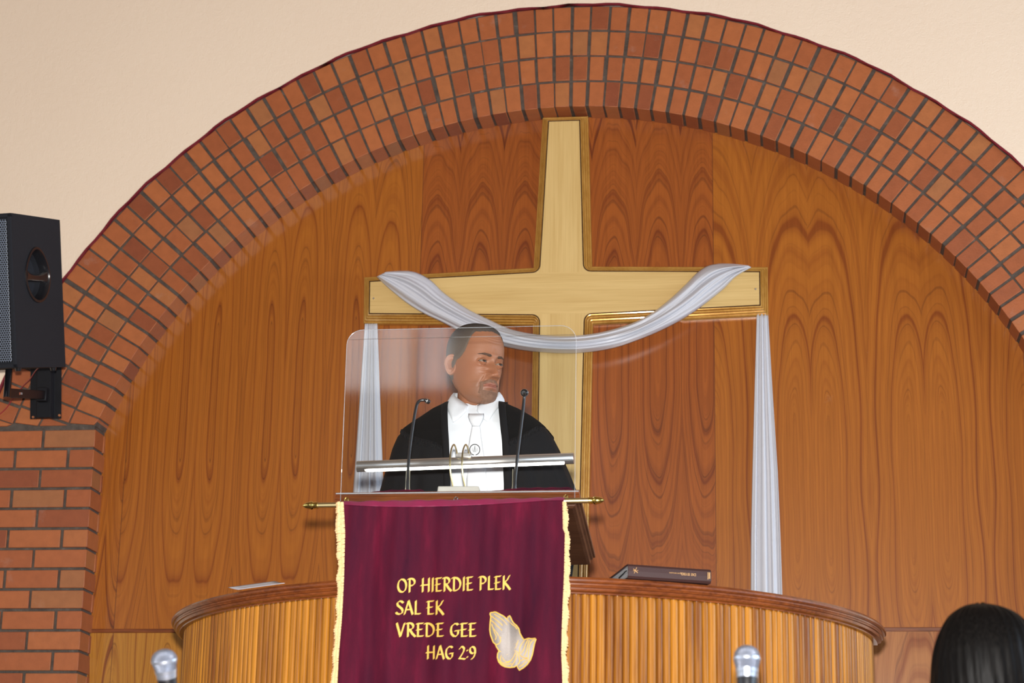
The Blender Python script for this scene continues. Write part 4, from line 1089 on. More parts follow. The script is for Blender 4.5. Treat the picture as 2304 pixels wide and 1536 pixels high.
def build_head(mb, M, feats=True, hair=None, ears=True, eyes=None, brows=None, beard=None, simple=False):
    """adds the head to mb, M = local to world; fills the child builders hair, brows and beard"""
    zs, phs = head_grid()
    if simple: zs = zs[::4] + ([] if zs[-1] in zs[::4] else [zs[-1]]); phs = phs[::4]
    G = [[head_point(z, ph, feats) for ph in phs] for z in zs]
    mb.grid([[M @ p for p in r] for r in G], wrap=True, cap=True)
    def shell(tgt, test, off, edge=0.0):
        n = len(phs); V = {}
        for i in range(len(zs) - 1):
            for j in range(n):
                q = [(i, j), (i, (j + 1) % n), (i + 1, (j + 1) % n), (i + 1, j)]
                P = [G[a][b] for a, b in q]; c = sum(P, Vector()) / 4
                if test(c) <= 0: continue
                for a, b in q:
                    if (a, b) not in V:
                        p = G[a][b]; t1 = G[a][(b + 1) % n] - G[a][b - 1]; t2 = G[min(a + 1, len(zs) - 1)][b] - G[max(a - 1, 0)][b]
                        nn = t1.cross(t2)
                        nn = nn.normalized() if nn.length > 1e-12 else Vector((0, 0, 1))
                        if nn.dot(p - Vector((0, 0, 0.01))) < 0: nn = -nn
                        k = min(1, max(0.0, test(p)) / edge) if edge else 1
                        V[(a, b)] = tgt.v(M @ (p + nn * (0.0002 + off * k)))
                vs = []
                for a in q:
                    if V[a] not in vs: vs.append(V[a])
                if len(vs) > 2:
                    try: tgt.b.faces.new(vs)
                    except ValueError: pass
    if hair: shell(hair, lambda p: hair_line(p.x, p.y, p.z), 0.0032, 0.010)
    if brows:
        def bt(p):
            if p.y > -0.03: return -1
            u = abs(p.x); zc = 0.0230 + 0.0035 * sin(min(1, max(0, (u - 0.012) / 0.040)) * pi * 0.75) - 0.05 * max(0, u - 0.042)
            h = interp([(0.010, 0.0002), (0.015, 0.0036), (0.032, 0.0032), (0.046, 0.0014), (0.052, 0.0)], u)[0] * (0.75 + 0.5 * abs(sin(u * 1900 + p.z * 900)))
            return h - abs(p.z - zc)
        shell(brows, bt, 0.0014, 0.002)
    if beard:
        def st(p):
            if p.y > -0.035: return -1
            u = abs(p.x)
            mou = min(interp([(0.0, 0.0035), (0.004, 0.0055), (0.022, 0.0050), (0.031, 0.004)], u)[0] - abs(p.z + 0.0535 + 0.010 * (u / 0.028) ** 2), 0.031 - u)
            side = min(0.0042 - abs(u - 0.0305 - 0.06 * (-0.066 - p.z)), p.z + 0.095, -0.058 - p.z)
            chin = min(0.031 + 0.004 * sin(p.z * 1500) - u - 1.2 * max(0, -0.105 - p.z), -0.0835 - p.z - 0.0 * u, 0.04)
            chin = max(chin, min(0.0045 - u, -0.0795 - p.z))
            return max(mou, side, chin)
        shell(beard, st, 0.0016, 0.003)
    if ears:
        for s in (-1, 1):
            base = Vector((s * 0.0735, 0.005, -0.004))
            od = Vector((s * 0.80, 0.52, 0.06)).normalized(); fd = Vector((-s * 0.45, -0.86, 0.0)); fd = (fd - od * fd.dot(od)).normalized()
            # plane of the ear: bk points backwards, uz up
            bk = -fd; uz = Vector((0, -0.10, 1.0)); nrm = Vector((s * 0.86, -0.45, 0.05)); nrm.normalize(); bk = uz.cross(nrm).normalized(); bk = bk if bk.y > 0 else -bk; uz = nrm.cross(bk); uz = uz if uz.z > 0 else -uz
            rows = []
            for i in range(15):
                r = i / 14; row = []
                for k in range(36):
                    a = 2 * pi * k / 36
                    ww = 0.0200 + 0.0030 * sin(a) ; hh = 0.0325
                    X = r * ww * cos(a) * (1.0 if sin(a) > -0.3 else 0.86); Z = r * hh * sin(a)
                    rim = 0.0062 * gs(r - 0.88, 0.10) * (1 if cos(a) > -0.75 else 0.35) * (1 if sin(a) > -0.72 else 0.5)
                    anti = 0.0052 * gs(r - 0.55, 0.10) * (1 if cos(a) > -0.2 else 0.2)
                    conc = -0.0090 * gs(r, 0.34)
                    trag = 0.0050 * gs(X + 0.012, 0.003) * gs(Z + 0.002, 0.006)
                    tilt_ = 0.40 * X
                    row.append(M @ (base + bk * (X + 0.012) + uz * Z + nrm * (rim + anti + conc + trag + tilt_ + 0.003)))
                rows.append(row)
            # back of the ear
            for r in (1.02, 0.9, 0.5, 0.1):
                row = []
                for k in range(36):
                    a = 2 * pi * k / 36; ww = 0.0200 + 0.0030 * sin(a)
                    X = r * ww * cos(a) * (1.0 if sin(a) > -0.3 else 0.86); Z = r * 0.0325 * sin(a)
                    row.append(M @ (base + bk * (X + 0.012) + uz * Z + nrm * (0.40 * X - 0.003 - 0.004 * (1 - r))))
                rows.append(row)
            mb.grid(rows, wrap=True, cap=True)
    return G
def hand(mb, wrist, fwd, side, up, right=True, curl=0.5, sc=1.0):
    """palm with five bent fingers; side points to the thumb"""
    f, s, u = Vector(fwd).normalized(), Vector(side).normalized(), Vector(up).normalized()
    W = Vector(wrist)
    rows = []
    for i in range(9):
        t = i / 8; w = interp([(0, 0.026), (0.3, 0.034), (0.8, 0.042), (1, 0.038)], t)[0]; h = interp([(0, 0.019), (0.5, 0.016), (1, 0.011)], t)[0]
        c = W + f * (0.098 * t * sc) - u * (0.006 * t)
        rows.append([c + s * (w * cos(2 * pi * k / 16)) * sc + u * (h * sin(2 * pi * k / 16)) * sc for k in range(16)])
    mb.grid(rows, wrap=True, cap=True)
    for i, (o, L) in enumerate(((0.030, 0.072), (0.010, 0.081), (-0.010, 0.075), (-0.029, 0.058))):
        p = W + f * 0.090 * sc + s * o * sc - u * 0.005; d = f.copy(); P = [p]
        for k in range(3):
            a = curl * (0.35 + 0.35 * k); dd = (f * cos(a * (k + 0.6)) - u * sin(a * (k + 0.6)) + s * o * 1.5).normalized()
            P.append(P[-1] + dd * L * sc * (0.45, 0.32, 0.23)[k])
        sp = spline(P, 12)
        mb.tube(sp, [lerp(0.0092, 0.0066, q / 11) * sc if q < 11 else 0.0042 * sc for q in range(12)], 10)
    P = [W + f * 0.022 * sc + s * 0.024 * sc, W + f * 0.050 * sc + s * 0.050 * sc - u * 0.006, W + f * 0.078 * sc + s * 0.058 * sc - u * 0.012, W + f * 0.100 * sc + s * 0.054 * sc - u * 0.016]
    mb.tube(spline(P, 12), [lerp(0.0125, 0.0080, q / 11) * sc if q < 11 else 0.005 * sc for q in range(12)], 10)
def tint_skin(o, M, base, lips, G=None, stubble=None, bald=None):
    me = o.data; ca = me.color_attributes.new('tint', 'FLOAT_COLOR', 'POINT'); Mi = M.inverted()
    for i, v in enumerate(me.vertices):
        p = Mi @ v.co; c = list(base)
        if p.z > -0.13 and p.y < -0.02:
            u = abs(p.x)
            k = gs(p.z + 0.0685, 0.0068) * (1 if u < 0.019 else gs(u - 0.019, 0.004)); k = min(1, k * 1.15)
            if p.y < -0.085 + 0.02: c = [lerp(a, b, 0.8 * k) for a, b in zip(c, lips)]
            r = 0.35 * gs(u - 0.045, 0.016) * gs(p.z + 0.012, 0.014) + 0.4 * gs(u, 0.014) * gs(p.z + 0.034, 0.010)
            c = [lerp(a, b, r) for a, b in zip(c, (base[0] * 1.02, base[1] * 0.84, base[2] * 0.80))]
            if stubble:
                b_ = max(0, min(1, (-0.048 - p.z) / 0.02)) * max(0, min(1, (0.056 - u) / 0.014))
                c = [lerp(a, b, 0.28 * b_ * (1 - k)) for a, b in zip(c, stubble)]
        ca.data[i].color = (*c, 1)
def loft(mb, tab, cy, n, yoff=None, skip=None, wave=None, cap=False, z_off=0.0):
    """stack of super-ellipse rings; tab rows (z, xl, xr, depth front, depth back)"""
    rows = []
    for r in tab:
        z, xl, xr, df, db = r; row = []
        for k in range(n):
            a = 2 * pi * k / n; s, c = sin(a), cos(a)
            x = (xl + xr) / 2 + (xr - xl) / 2 * math.copysign(abs(s) ** 0.80, s)
            y = cy - (df if c > 0 else db) * math.copysign(abs(c) ** 0.80, c)
            if wave:
                w = wave(a, z); x += s * w; y -= c * w
            row.append(Vector((x, y, z + z_off)))
        rows.append(row)
    return mb.grid(rows, wrap=True, cap=cap, skip=(lambda i, j: skip((rows[i][j] + rows[i + 1][(j + 1) % n]) / 2)) if skip else None)
def dense(tab, n):
    tab = sorted(tab); zs = [lerp(tab[0][0], tab[-1][0], i / (n - 1)) for i in range(n)]
    zs = sorted(set(zs + [t[0] for t in tab]))
    return [[z] + interp(tab, z) for z in zs]

# ---- the minister
HX, HY = -1.001, 6.150
HZ = 1.676 + CZ
HEADM = Matrix.Translation((HX, HY, HZ)) @ Matrix.Rotation(rad(46), 4, 'Z') @ Matrix.Rotation(rad(4), 4, 'X') @ Matrix.Rotation(rad(1), 4, 'Y')
man = thing('person', 'man in black gown, white shirt and tie standing in the pulpit, head turned aside', 'person', (-0.99, 6.2, PLAT))
CYB = 6.20
GT = [(0.12, -1.25, -0.75, 0.17, 0.17), (0.6, -1.27, -0.74, 0.16, 0.16), (0.95, -1.28, -0.722, 0.16, 0.155), (1.15, -1.298, -0.698, 0.16, 0.15), (1.27, -1.296, -0.686, 0.155, 0.15), (1.35, -1.278, -0.716, 0.15, 0.145), (1.424, -1.258, -0.746, 0.145, 0.14),
      (1.46, -1.243, -0.765, 0.140, 0.135), (1.4857, -1.222, -0.785, 0.133, 0.13), (1.505, -1.196, -0.806, 0.126, 0.125), (1.52, -1.172, -0.826, 0.119, 0.12), (1.545, -1.137, -0.868, 0.104, 0.11), (1.565, -1.096, -0.912, 0.088, 0.095), (1.578, -1.078, -0.928, 0.076, 0.085)]
GT = [(z + CZ, a, b, c, d) for z, a, b, c, d in GT]
ST = [(z, a + 0.022, b - 0.022, c - 0.014, d - 0.014) for z, a, b, c, d in GT if z > 0.9 + CZ]
def front_y(tab, x, z):
    xl, xr, df, db = interp(tab, z); u = min(0.999, abs((x - (xl + xr) / 2) / ((xr - xl) / 2)))
    s = u ** (1 / 0.80); c = sqrt(max(0, 1 - s * s)); return CYB - df * c ** 0.80
def opening(z):
    zz = z - CZ
    t = [(0.0, -1.06, -0.90), (1.28, at(1013, 1105, 6.05).x, at(1137.5, 1105, 6.05).x), (1.42, at(1009.5, 1000, 6.06).x, at(1133, 1000, 6.06).x), (1.50, at(1007, 945, 6.08).x, at(1127, 945, 6.08).x), (1.60, at(1003, 895, 6.12).x, at(1118, 895, 6.12).x)]
    return interp(t, zz)
# body under the clothes, one mesh: head, neck, trunk, arms with hands, legs
mb = MB(); hair, brows, beard = MB(), MB(), MB()
G_ = build_head(mb, HEADM, True, hair, True, None, brows, beard)
NT_ = [(1.40, -1.14, -0.86, 0.085, 0.09), (1.50, -1.12, -0.88, 0.075, 0.085), (1.535, -1.085, -0.917, 0.066, 0.075), (1.555, -1.063, -0.938, 0.060, 0.066), (1.58, -1.059, -0.941, 0.058, 0.060), (1.62, -1.058, -0.940, 0.056, 0.062), (1.66, -1.055, -0.940, 0.050, 0.066), (1.70, -1.05, -0.945, 0.040, 0.06)]
NECKY = 6.175
rows = []
for z, xl, xr, df, db in dense([(z + CZ, a, b, c, d) for z, a, b, c, d in NT_], 24):
    rows.append([Vector(((xl + xr) / 2 + (xr - xl) / 2 * sin(2 * pi * k / 40), NECKY - (df if cos(2 * pi * k / 40) > 0 else db) * cos(2 * pi * k / 40), z)) for k in range(40)])
# Adam's apple and neck cords
for r in rows:
    for k in range(40):
        a = 2 * pi * k / 40; z = r[k].z - CZ
        r[k].y -= 0.005 * gs(z - 1.605, 0.012) * gs(((a + pi) % (2 * pi) - pi) - 0.25, 0.25) + 0.003 * gs(((a + pi) % (2 * pi) - pi) + 0.55, 0.16)
mb.grid(rows, wrap=True, cap=True)
TR = [(0.88, -1.17, -0.82, 0.09, 0.10), (1.0, -1.16, -0.83, 0.10, 0.10), (1.2, -1.18, -0.81, 0.105, 0.10), (1.42, -1.19, -0.79, 0.10, 0.10), (1.5, -1.14, -0.85, 0.085, 0.09)]
loft(mb, dense([(z + CZ, a, b, c, d) for z, a, b, c, d in TR], 14), CYB, 32, cap=True)
for s, xs in ((-1, -1.19), (1, -0.79)):
    el = Vector((xs + s * 0.015, 6.13, 1.15 + CZ)); wr = Vector((-0.995 + s * 0.15, 5.90, 1.055 + CZ))
    mb.tube(spline([Vector((xs - s * 0.075, CYB, 1.44 + CZ)), Vector((xs - s * 0.02, CYB - 0.01, 1.30 + CZ)), el, (el + wr) / 2 + Vector((0, 0, -0.01)), wr], 24), [lerp(0.052, 0.028, i / 23) for i in range(24)], 14)
    hand(mb, wr, (-s * 0.15, -1, -0.22), (-s, 0, 0), (0, -0.2, 1), curl=0.35)
    mb.tube([Vector((-0.995 + s * 0.09, CYB, 0.92 + CZ)), Vector((-0.995 + s * 0.10, CYB, 0.50 + CZ)), Vector((-0.995 + s * 0.10, CYB + 0.01, 0.14 + CZ))], [0.085, 0.058, 0.042], 16)
body = mb.build('body', mat_skin('brown_skin'), man, angle=50)
tint_skin(body, HEADM, (0.335, 0.135, 0.067), (0.30, 0.105, 0.075), stubble=(0.14, 0.10, 0.08))
def mat_hair(name, ca, cb, sc=900, rough=0.7):
    m, t, b = newmat(name); o = t.obj(); f = t.noise(o, sc, 2); g = t.noise(o, 60, 2)
    k = t.m('ADD', t.m('MULTIPLY', f, 0.7), t.m('MULTIPLY', g, 0.3))
    t.l(t.ramp(k, [(0.35, cb), (0.62, ca)]), b.inputs['Base Color']); setb(b, Roughness=rough)
    b.inputs['Specular IOR Level'].default_value = 0.25
    t.l(t.bump(f, 0.7, 0.002), b.inputs['Normal']); return m
hm, ht, hb = newmat('cropped_greying_hazed_hair'); o_ = ht.obj(); xx, yy, zz = ht.xyz(o_)
f_ = ht.noise(o_, 1000, 2)
top = ht.m('MULTIPLY', ht.m('SUBTRACT', zz, HZ + 0.060), 14.0); top = ht.m('MINIMUM', ht.m('MAXIMUM', top, 0.0), 1.0)
side_c = ht.ramp(f_, [(0.35, (0.070, 0.052, 0.040)), (0.65, (0.23, 0.175, 0.135))]); top_c = ht.ramp(f_, [(0.35, (0.012, 0.010, 0.010)), (0.65, (0.050, 0.042, 0.040))])  # sides lighter than the top: own grey plus screen haze put into the colour
ht.l(ht.mix(top, side_c, top_c), hb.inputs['Base Color']); setb(hb, Roughness=0.75); ht.l(ht.bump(f_, 0.8, 0.002), hb.inputs['Normal']); hb.inputs['Specular IOR Level'].default_value = 0.2
hair.build('hair', hm, man, angle=180)
brows.build('eyebrows', mat_hair('dark_brow_hair', (0.12, 0.066, 0.043), (0.045, 0.025, 0.017), 900), man, angle=180)
beard.build('beard', mat_hair('greying_beard', (0.29, 0.155, 0.10), (0.135, 0.068, 0.043), 900), man, angle=180)
M_eye = bpy.data.materials.new('eyeball'); M_eye.use_nodes = True
t = NT(M_eye.node_tree); b = M_eye.node_tree.nodes['Principled BSDF']
vc = t.n('ShaderNodeVertexColor'); vc.layer_name = 'tint'; t.l(vc.outputs[0], b.inputs['Base Color']); setb(b, Roughness=0.35); b.inputs['Specular IOR Level'].default_value = 0.25
for ex, ey, ez in EYE:
    mb = MB(); c = HEADM @ Vector((ex, ey, ez)); gz = (HEADM.to_3x3() @ Vector((-0.10, -1, -0.02))).normalized()
    mb.lathe([(ER * sin(pi * i / 40), ER * cos(pi * i / 40)) for i in range(41)], c, gz, 40, cap=False)
    o = mb.build('eye', M_eye, man, angle=180, merge=1e-6)
    ca = o.data.color_attributes.new('tint', 'FLOAT_COLOR', 'POINT')
    for i, v in enumerate(o.data.vertices):
        a = (v.co - c).normalized().dot(gz); a = math.acos(max(-1, min(1, a)))
        ca.data[i].color = (0.008, 0.006, 0.005, 1) if a < 0.20 else ((0.050, 0.022, 0.010, 1) if a < 0.55 else (0.25, 0.19, 0.145, 1))
# shirt
mb = MB(); loft(mb, dense(ST, 50), CYB, 96, wave=lambda a, z: 0.0025 * sin(6 * a + 3 * z * 9) * (1 if z < 1.5 + CZ else 0.2) + 0.0018 * sin(17 * a + 11 * z))
mb.build('shirt', M_shirt, man, angle=180, solid=0.001)
# collar with two points
mb = MB(); rows = [[], [], [], [], []]
cxn = -1.000
for k in range(81):
    a = lerp(rad(13), rad(347), k / 80); fr = min(a, 2 * pi - a)
    sgn = 1 if a < pi else -1
    ztop = CZ + interp([(rad(13), 1.546), (rad(40), 1.567), (rad(85), 1.602), (rad(130), 1.615), (pi, 1.622)], fr)[0]
    rt_ = interp([(rad(13), 0.062), (rad(60), 0.068), (rad(100), 0.070), (pi, 0.074)], fr)[0]
    zb_ = CZ + interp([(rad(13), 1.524), (rad(24), 1.500), (rad(33), 1.484), (rad(44), 1.512), (rad(60), 1.540), (rad(90), 1.560), (pi, 1.580)], fr)[0]
    rb_ = interp([(rad(13), 0.072), (rad(33), 0.098), (rad(60), 0.090), (rad(100), 0.086), (pi, 0.088)], fr)[0]
    top = Vector((cxn + rt_ * sin(a), NECKY - rt_ * 1.02 * cos(a), ztop)); bot = Vector((cxn + rb_ * sin(a), NECKY - rb_ * 1.05 * cos(a), zb_))
    if fr < rad(75): bot.y = min(bot.y, front_y(ST, bot.x, bot.z) - 0.007)
    for i in range(5):
        w = i / 4; p = top.lerp(bot, w); p += Vector((sin(a), -cos(a), 0)) * (0.006 * sin(pi * w)); rows[i].append(p)
mb.grid(rows)
rows = []
for i in range(4):
    rows.append([Vector((cxn + lerp(0.064, 0.070, i / 3) * sin(lerp(rad(8), rad(352), k / 80)), NECKY - lerp(0.064, 0.070, i / 3) * cos(lerp(rad(8), rad(352), k / 80)), CZ + lerp(1.600 - 0.054 * (0.5 + 0.5 * cos(lerp(rad(8), rad(352), k / 80))), 1.525, i / 3) - 0.004)) for k in range(81)])
mb.grid(rows)
mb.build('collar', M_shirt, man, angle=180, solid=0.0022, off=1)
# tie
def tp(px, py, out):
    p = at(px, py, 6.06); y = front_y(ST, p.x, p.z) - out; return at(px, py, y)
mb = MB()
def tierows(spec):
    rows = []
    for py, xl, xr, out, th in spec:
        rows.append([tp(lerp(xl, xr, k / 10), py + (0.0 if 0 < k < 10 else -0.3), out + th * sin(pi * k / 10) ** 0.6) for k in range(11)])
    return rows
sp = [(930, 1054, 1089, 0.012, 0.010), (938, 1053, 1089.5, 0.012, 0.014), (947, 1056, 1086, 0.012, 0.015), (955, 1060.5, 1081.5, 0.010, 0.012), (959, 1062, 1080, 0.008, 0.008)]
mb.grid(tierows(sp))
sp = [(954, 1062.5, 1079.5, 0.005, 0.005), (965, 1060.5, 1081, 0.004, 0.006), (985, 1056.5, 1083.5, 0.003, 0.006), (1010, 1052.5, 1087, 0.0025, 0.006), (1045, 1050, 1093, 0.002, 0.006), (1090, 1049, 1097, 0.002, 0.006), (1130, 1049, 1099, 0.002, 0.006)]
sp = [[lerp(a, b, (q % 4) / 4) for a, b in zip(sp[q // 4], sp[min(q // 4 + 1, len(sp) - 1)])] for q in range(4 * (len(sp) - 1) + 1)]
mb.grid(tierows(sp)); tie = mb.build('tie', M_tie, man, angle=180, solid=0.0015, off=1)
mb = MB(); M_print = plain('black_print', (0.015, 0.015, 0.018), 0.6, nscale=300)
def tq(px, py): 
    u = (px - 1069.5) / 17.5; return tp(px, py, 0.0035 + 0.006 * max(0.05, cos(u * pi / 2)) ** 0.6 + 0.0008)
ecx, ecy = 1068.3, 1011.3
ang = [rad(-250 + 330 * k / 40 + 0) for k in range(41)]
mb.tube([tq(ecx + 11.4 * cos(a), ecy - 12.0 * sin(a)) for a in [rad(-80 + 340 * k / 48) for k in range(49)]], 0.00125, 6)
mb.tube([tq(ecx - 1.6, ecy + 5.5), tq(ecx - 0.9, ecy - 4), tq(ecx, ecy - 9.5), tq(ecx + 0.9, ecy - 4), tq(ecx + 1.6, ecy + 5.5)], 0.0007, 6)
mb.tube([tq(ecx - 4.0, ecy + 5), tq(ecx - 3.6, ecy - 1)], 0.0004, 5); mb.tube([tq(ecx + 4.0, ecy + 5), tq(ecx + 3.6, ecy - 1)], 0.0004, 5)
mb.tube([tq(ecx - 6.0, ecy + 3), tq(ecx - 5.6, ecy - 3), tq(ecx - 3.5, ecy - 4)], 0.0004, 5); mb.tube([tq(ecx + 6.0, ecy + 3), tq(ecx + 5.6, ecy - 3), tq(ecx + 3.5, ecy - 4)], 0.0004, 5)
mb.build('tie_emblem', M_print, tie)
# gown, open down the front
def gwave(a, z):
    zz = z - CZ; k = min(1, max(0, (1.44 - zz) / 0.25))
    return k * (0.007 * sin(9 * a + 1.3 + 2 * zz) + 0.005 * sin(16 * a + 5 * zz) + 0.003 * sin(27 * a))
mb = MB()
def gskip(c):
    if c.y > CYB - 0.02: return False
    l, r = opening(c.z); return l - 0.007 < c.x < r + 0.007
loft(mb, dense(GT, 90), CYB, 200, wave=gwave, skip=gskip)
gown = mb.build('gown', M_gown, man, angle=180, solid=0.003, off=1)
# sleeves reaching to the desk
mb = MB()
for s in (-1, 1):
    P = spline([Vector((-0.99 + s * 0.205, CYB - 0.02, 1.30 + CZ)), Vector((-0.99 + s * 0.210, 6.12, 1.14 + CZ)), Vector((-0.995 + s * 0.19, 6.00, 1.09 + CZ)), Vector((-0.995 + s * 0.155, 5.91, 1.06 + CZ))], 20)
    mb.tube(P, [lerp(0.060, 0.074, i / 19) for i in range(20)], 20, cap=False)
mb.build('sleeves', M_gown, gown, angle=180, solid=0.002)
# velvet yoke over the shoulders, fringed edge, and front facings
YT_ = [(z, a - 0.006, b + 0.006, c + 0.007, d + 0.007) for z, a, b, c, d in GT if z > 1.28 + CZ]
def yoke_low(x):
    l = [(-1.26, 1.482), (-1.225, 1.478), (-1.19, 1.447), (-1.15, 1.430), (-1.10, 1.415), (-1.08, 1.40), (-0.92, 1.40), (-0.90, 1.405), (-0.86, 1.43), (-0.82, 1.455), (-0.785, 1.492), (-0.74, 1.497)]
    return interp(l, x)[0] + CZ
mb = MB()
def yskip(c):
    if c.y < CYB - 0.02:
        l, r = opening(c.z)
        if l - 0.016 < c.x < r + 0.016: return True
    return c.z < yoke_low(c.x) + (0.0 if c.y < CYB else -0.03)
loft(mb, dense(YT_, 80), CYB, 260, skip=yskip)
mb.build('velvet_yoke', M_velvetblack, gown, angle=180, solid=0.002, off=1)
rnd = random.Random(5); mb = MB(); half = False
for i in range(150):
    x = lerp(-1.226, -0.794, i / 149)
    if x > -1.0 and not half:
        mb.build('yoke_fringe', M_gown, gown); mb = MB(); half = True
    l, r = opening(yoke_low(x))
    if l - 0.02 < x < r + 0.02: continue
    z = yoke_low(x); y = front_y(YT_, x, z) - 0.003
    mb.tube([(x, y, z + 0.004), (x + rnd.uniform(-.003, .003), y - 0.004, z - 0.004), (x + rnd.uniform(-.005, .005), y - 0.002, z - 0.013 - rnd.uniform(0, .006))], [0.0022, 0.0030, 0.0012], 6)

mb.build('yoke_fringe', M_gown, gown)
mb = MB()
for s in (0, 1):
    rows = []
    for i in range(60):
        z = lerp(0.9 + CZ, 1.572 + CZ, i / 59); o_ = opening(z)[s]; row = []
        for k in range(5):
            x = o_ + (-1 if s == 0 else 1) * lerp(-0.003, 0.017, k / 4)
            row.append(Vector((x, front_y(GT, x, z) - 0.0095 - 0.002 * sin(pi * k / 4), z)))
        rows.append(row)
    mb.grid(rows)
mb.build('front_facings', M_gown, gown, angle=180, solid=0.003, off=1)
# trousers and shoes
mb = MB()
for s in (-1, 1): mb.tube([Vector((-0.995 + s * 0.085, CYB, 0.95 + CZ)), Vector((-0.995 + s * 0.10, CYB, 0.50 + CZ)), Vector((-0.995 + s * 0.10, CYB + 0.01, 0.13 + CZ))], [0.105, 0.085, 0.075], 20)
mb.build('trousers', M_trouser, man)
for s in (-1, 1):
    mb = MB(); rows = []
    for i in range(12):
        t = i / 11; y = CYB + 0.07 - 0.29 * t; w = interp([(0, 0.022), (0.15, 0.036), (0.5, 0.040), (0.8, 0.046), (0.95, 0.034), (1, 0.015)], t)[0]; h = interp([(0, 0.06), (0.3, 0.085), (0.55, 0.06), (0.9, 0.038), (1, 0.02)], t)[0]
        rows.append([Vector((-0.995 + s * 0.105 + w * cos(2 * pi * k / 16), y, PLAT + 0.001 + h * (0.5 + 0.5 * sin(2 * pi * k / 16)))) for k in range(16)])
    mb.grid(rows, wrap=True, cap=True); mb.build('shoe', M_black, man)

# ---- the woman in the foreground, seen from behind
WX, WY, WT = at(2204, 1358, 4.1).x, 4.1, at(2204, 1358, 4.1).z
woman = thing('person', 'person with smooth dark hair seen from behind at the lower right foreground', 'person', (WX, WY, 0))
WM = Matrix.Translation((WX + 0.006, WY, WT - 0.152)) @ Matrix.Rotation(rad(175), 4, 'Z') @ Matrix.Rotation(rad(6), 4, 'X')
mb = MB(); build_head(mb, WM, True, simple=True)
wz = WT - 0.152
mb.tube([(WX, WY - 0.02, wz - 0.06), (WX, WY - 0.025, wz - 0.15), (WX, WY - 0.02, wz - 0.22)], [0.052, 0.050, 0.07], 20)
WTAB = [(0.86, -0.17, 0.17, 0.10, 0.11), (1.0, -0.14, 0.14, 0.09, 0.09), (1.15, -0.15, 0.15, 0.09, 0.10), (1.28, -0.175, 0.175, 0.09, 0.09), (1.33, -0.16, 0.16, 0.075, 0.08), (1.36, -0.08, 0.08, 0.06, 0.06)]
k_ = (wz - 0.17) / 1.36
_cy = CYB; CYB = WY
WTAB = [(z * k_, WX + a, WX + b, c, d) for z, a, b, c, d in WTAB]
loft(mb, dense(WTAB, 16), WY, 32, cap=True)
for s in (-1, 1):
    mb.tube(spline([(WX + s * 0.16, WY, 1.30 * k_), (WX + s * 0.20, WY - 0.01, 1.08 * k_), (WX + s * 0.20, WY + 0.03, 0.84 * k_)], 14), [lerp(0.045, 0.026, i / 13) for i in range(14)], 14)
    hand(mb, (WX + s * 0.20, WY + 0.03, 0.84 * k_), (0, 0.2, -1), (0, 1, 0.2), (s, 0, 0), curl=0.4, sc=0.92)
    mb.tube([(WX + s * 0.085, WY, 0.90 * k_), (WX + s * 0.08, WY, 0.48), (WX + s * 0.08, WY - 0.01, 0.06)], [0.085, 0.056, 0.038], 16)
wb = mb.build('body', bpy.data.materials['brown_skin'], woman, angle=50)
tint_skin(wb, WM, (0.36, 0.17, 0.095), (0.34, 0.10, 0.08))
mb = MB(); loft(mb, dense([(0.50, WX - 0.26, WX + 0.26, 0.20, 0.20), (0.88 * k_, WX - 0.19, WX + 0.19, 0.13, 0.13)] + [(z, a - 0.015, b + 0.015, c + 0.015, d + 0.015) for z, a, b, c, d in WTAB[1:]], 40), WY, 80, wave=lambda a, z: 0.014 * max(0, (0.95 - z)) * sin(9 * a))
mb.build('dress', M_dress, woman, angle=180, solid=0.003)
for s in (-1, 1):
    mb = MB(); rows = []
    for i in range(12):
        t = i / 11; y = WY - 0.06 + 0.25 * t; w = interp([(0, 0.020), (0.15, 0.030), (0.8, 0.040), (1, 0.012)], t)[0]; h = interp([(0, 0.06), (0.3, 0.075), (0.6, 0.045), (1, 0.02)], t)[0]
        rows.append([Vector((WX + s * 0.08 + w * cos(2 * pi * k / 16), y, 0.001 + h * (0.5 + 0.5 * sin(2 * pi * k / 16)))) for k in range(16)])
    mb.grid(rows, wrap=True, cap=True); mb.build('shoe', M_black, woman)
CYB = _cy
# hair: a bob, outline measured against the back of the head
mb = MB(); rows = []
HT = [(0.0, 0.004, 0.004), (0.0008, 0.014, 0.012), (0.004, 0.028, 0.030), (0.009, 0.041, 0.047), (0.0165, 0.053, 0.065), (0.026, 0.063, 0.081), (0.042, 0.075, 0.096), (0.062, 0.085, 0.106), (0.085, 0.092, 0.111), (0.12, 0.098, 0.113), (0.17, 0.103, 0.112), (0.22, 0.106, 0.107), (0.27, 0.103, 0.098), (0.285, 0.095, 0.09)]
for q in range(53):
    d = 0.285 * (q / 52) ** 1.6; smp = [interp(HT, max(0, d + o * min(0.03, d * 0.6))) for o in (-1, -0.5, 0, 0.5, 1)]; wl, wr_ = [0.975 * sum(q_[i] for q_ in smp) / 5 for i in (0, 1)]; row = []
    DB = [(0, 0.004), (0.004, 0.035), (0.01, 0.055), (0.02, 0.075), (0.05, 0.103), (0.1, 0.118), (0.18, 0.113), (0.285, 0.090)]; db = sum(interp(DB, max(0, d + o * min(0.045, d * 0.7)))[0] for o in (-1, -0.6, -0.3, 0, 0.3, 0.6, 1)) / 7
    for k in range(120):
        a = 2 * pi * k / 120; s, c = sin(a), cos(a)
        x = (wr_ if s > 0 else wl) * math.copysign(abs(s) ** 0.9, s); y = -db * math.copysign(abs(c) ** 0.9, c)
        str_ = 0.0016 * sin(34 * a + 2 * sin(d * 20)) + 0.001 * sin(71 * a)
        row.append(Vector((WX + x + s * str_ * min(1, d * 40), WY + 0.0 + y - c * str_, WT - d)))
    rows.append(row)
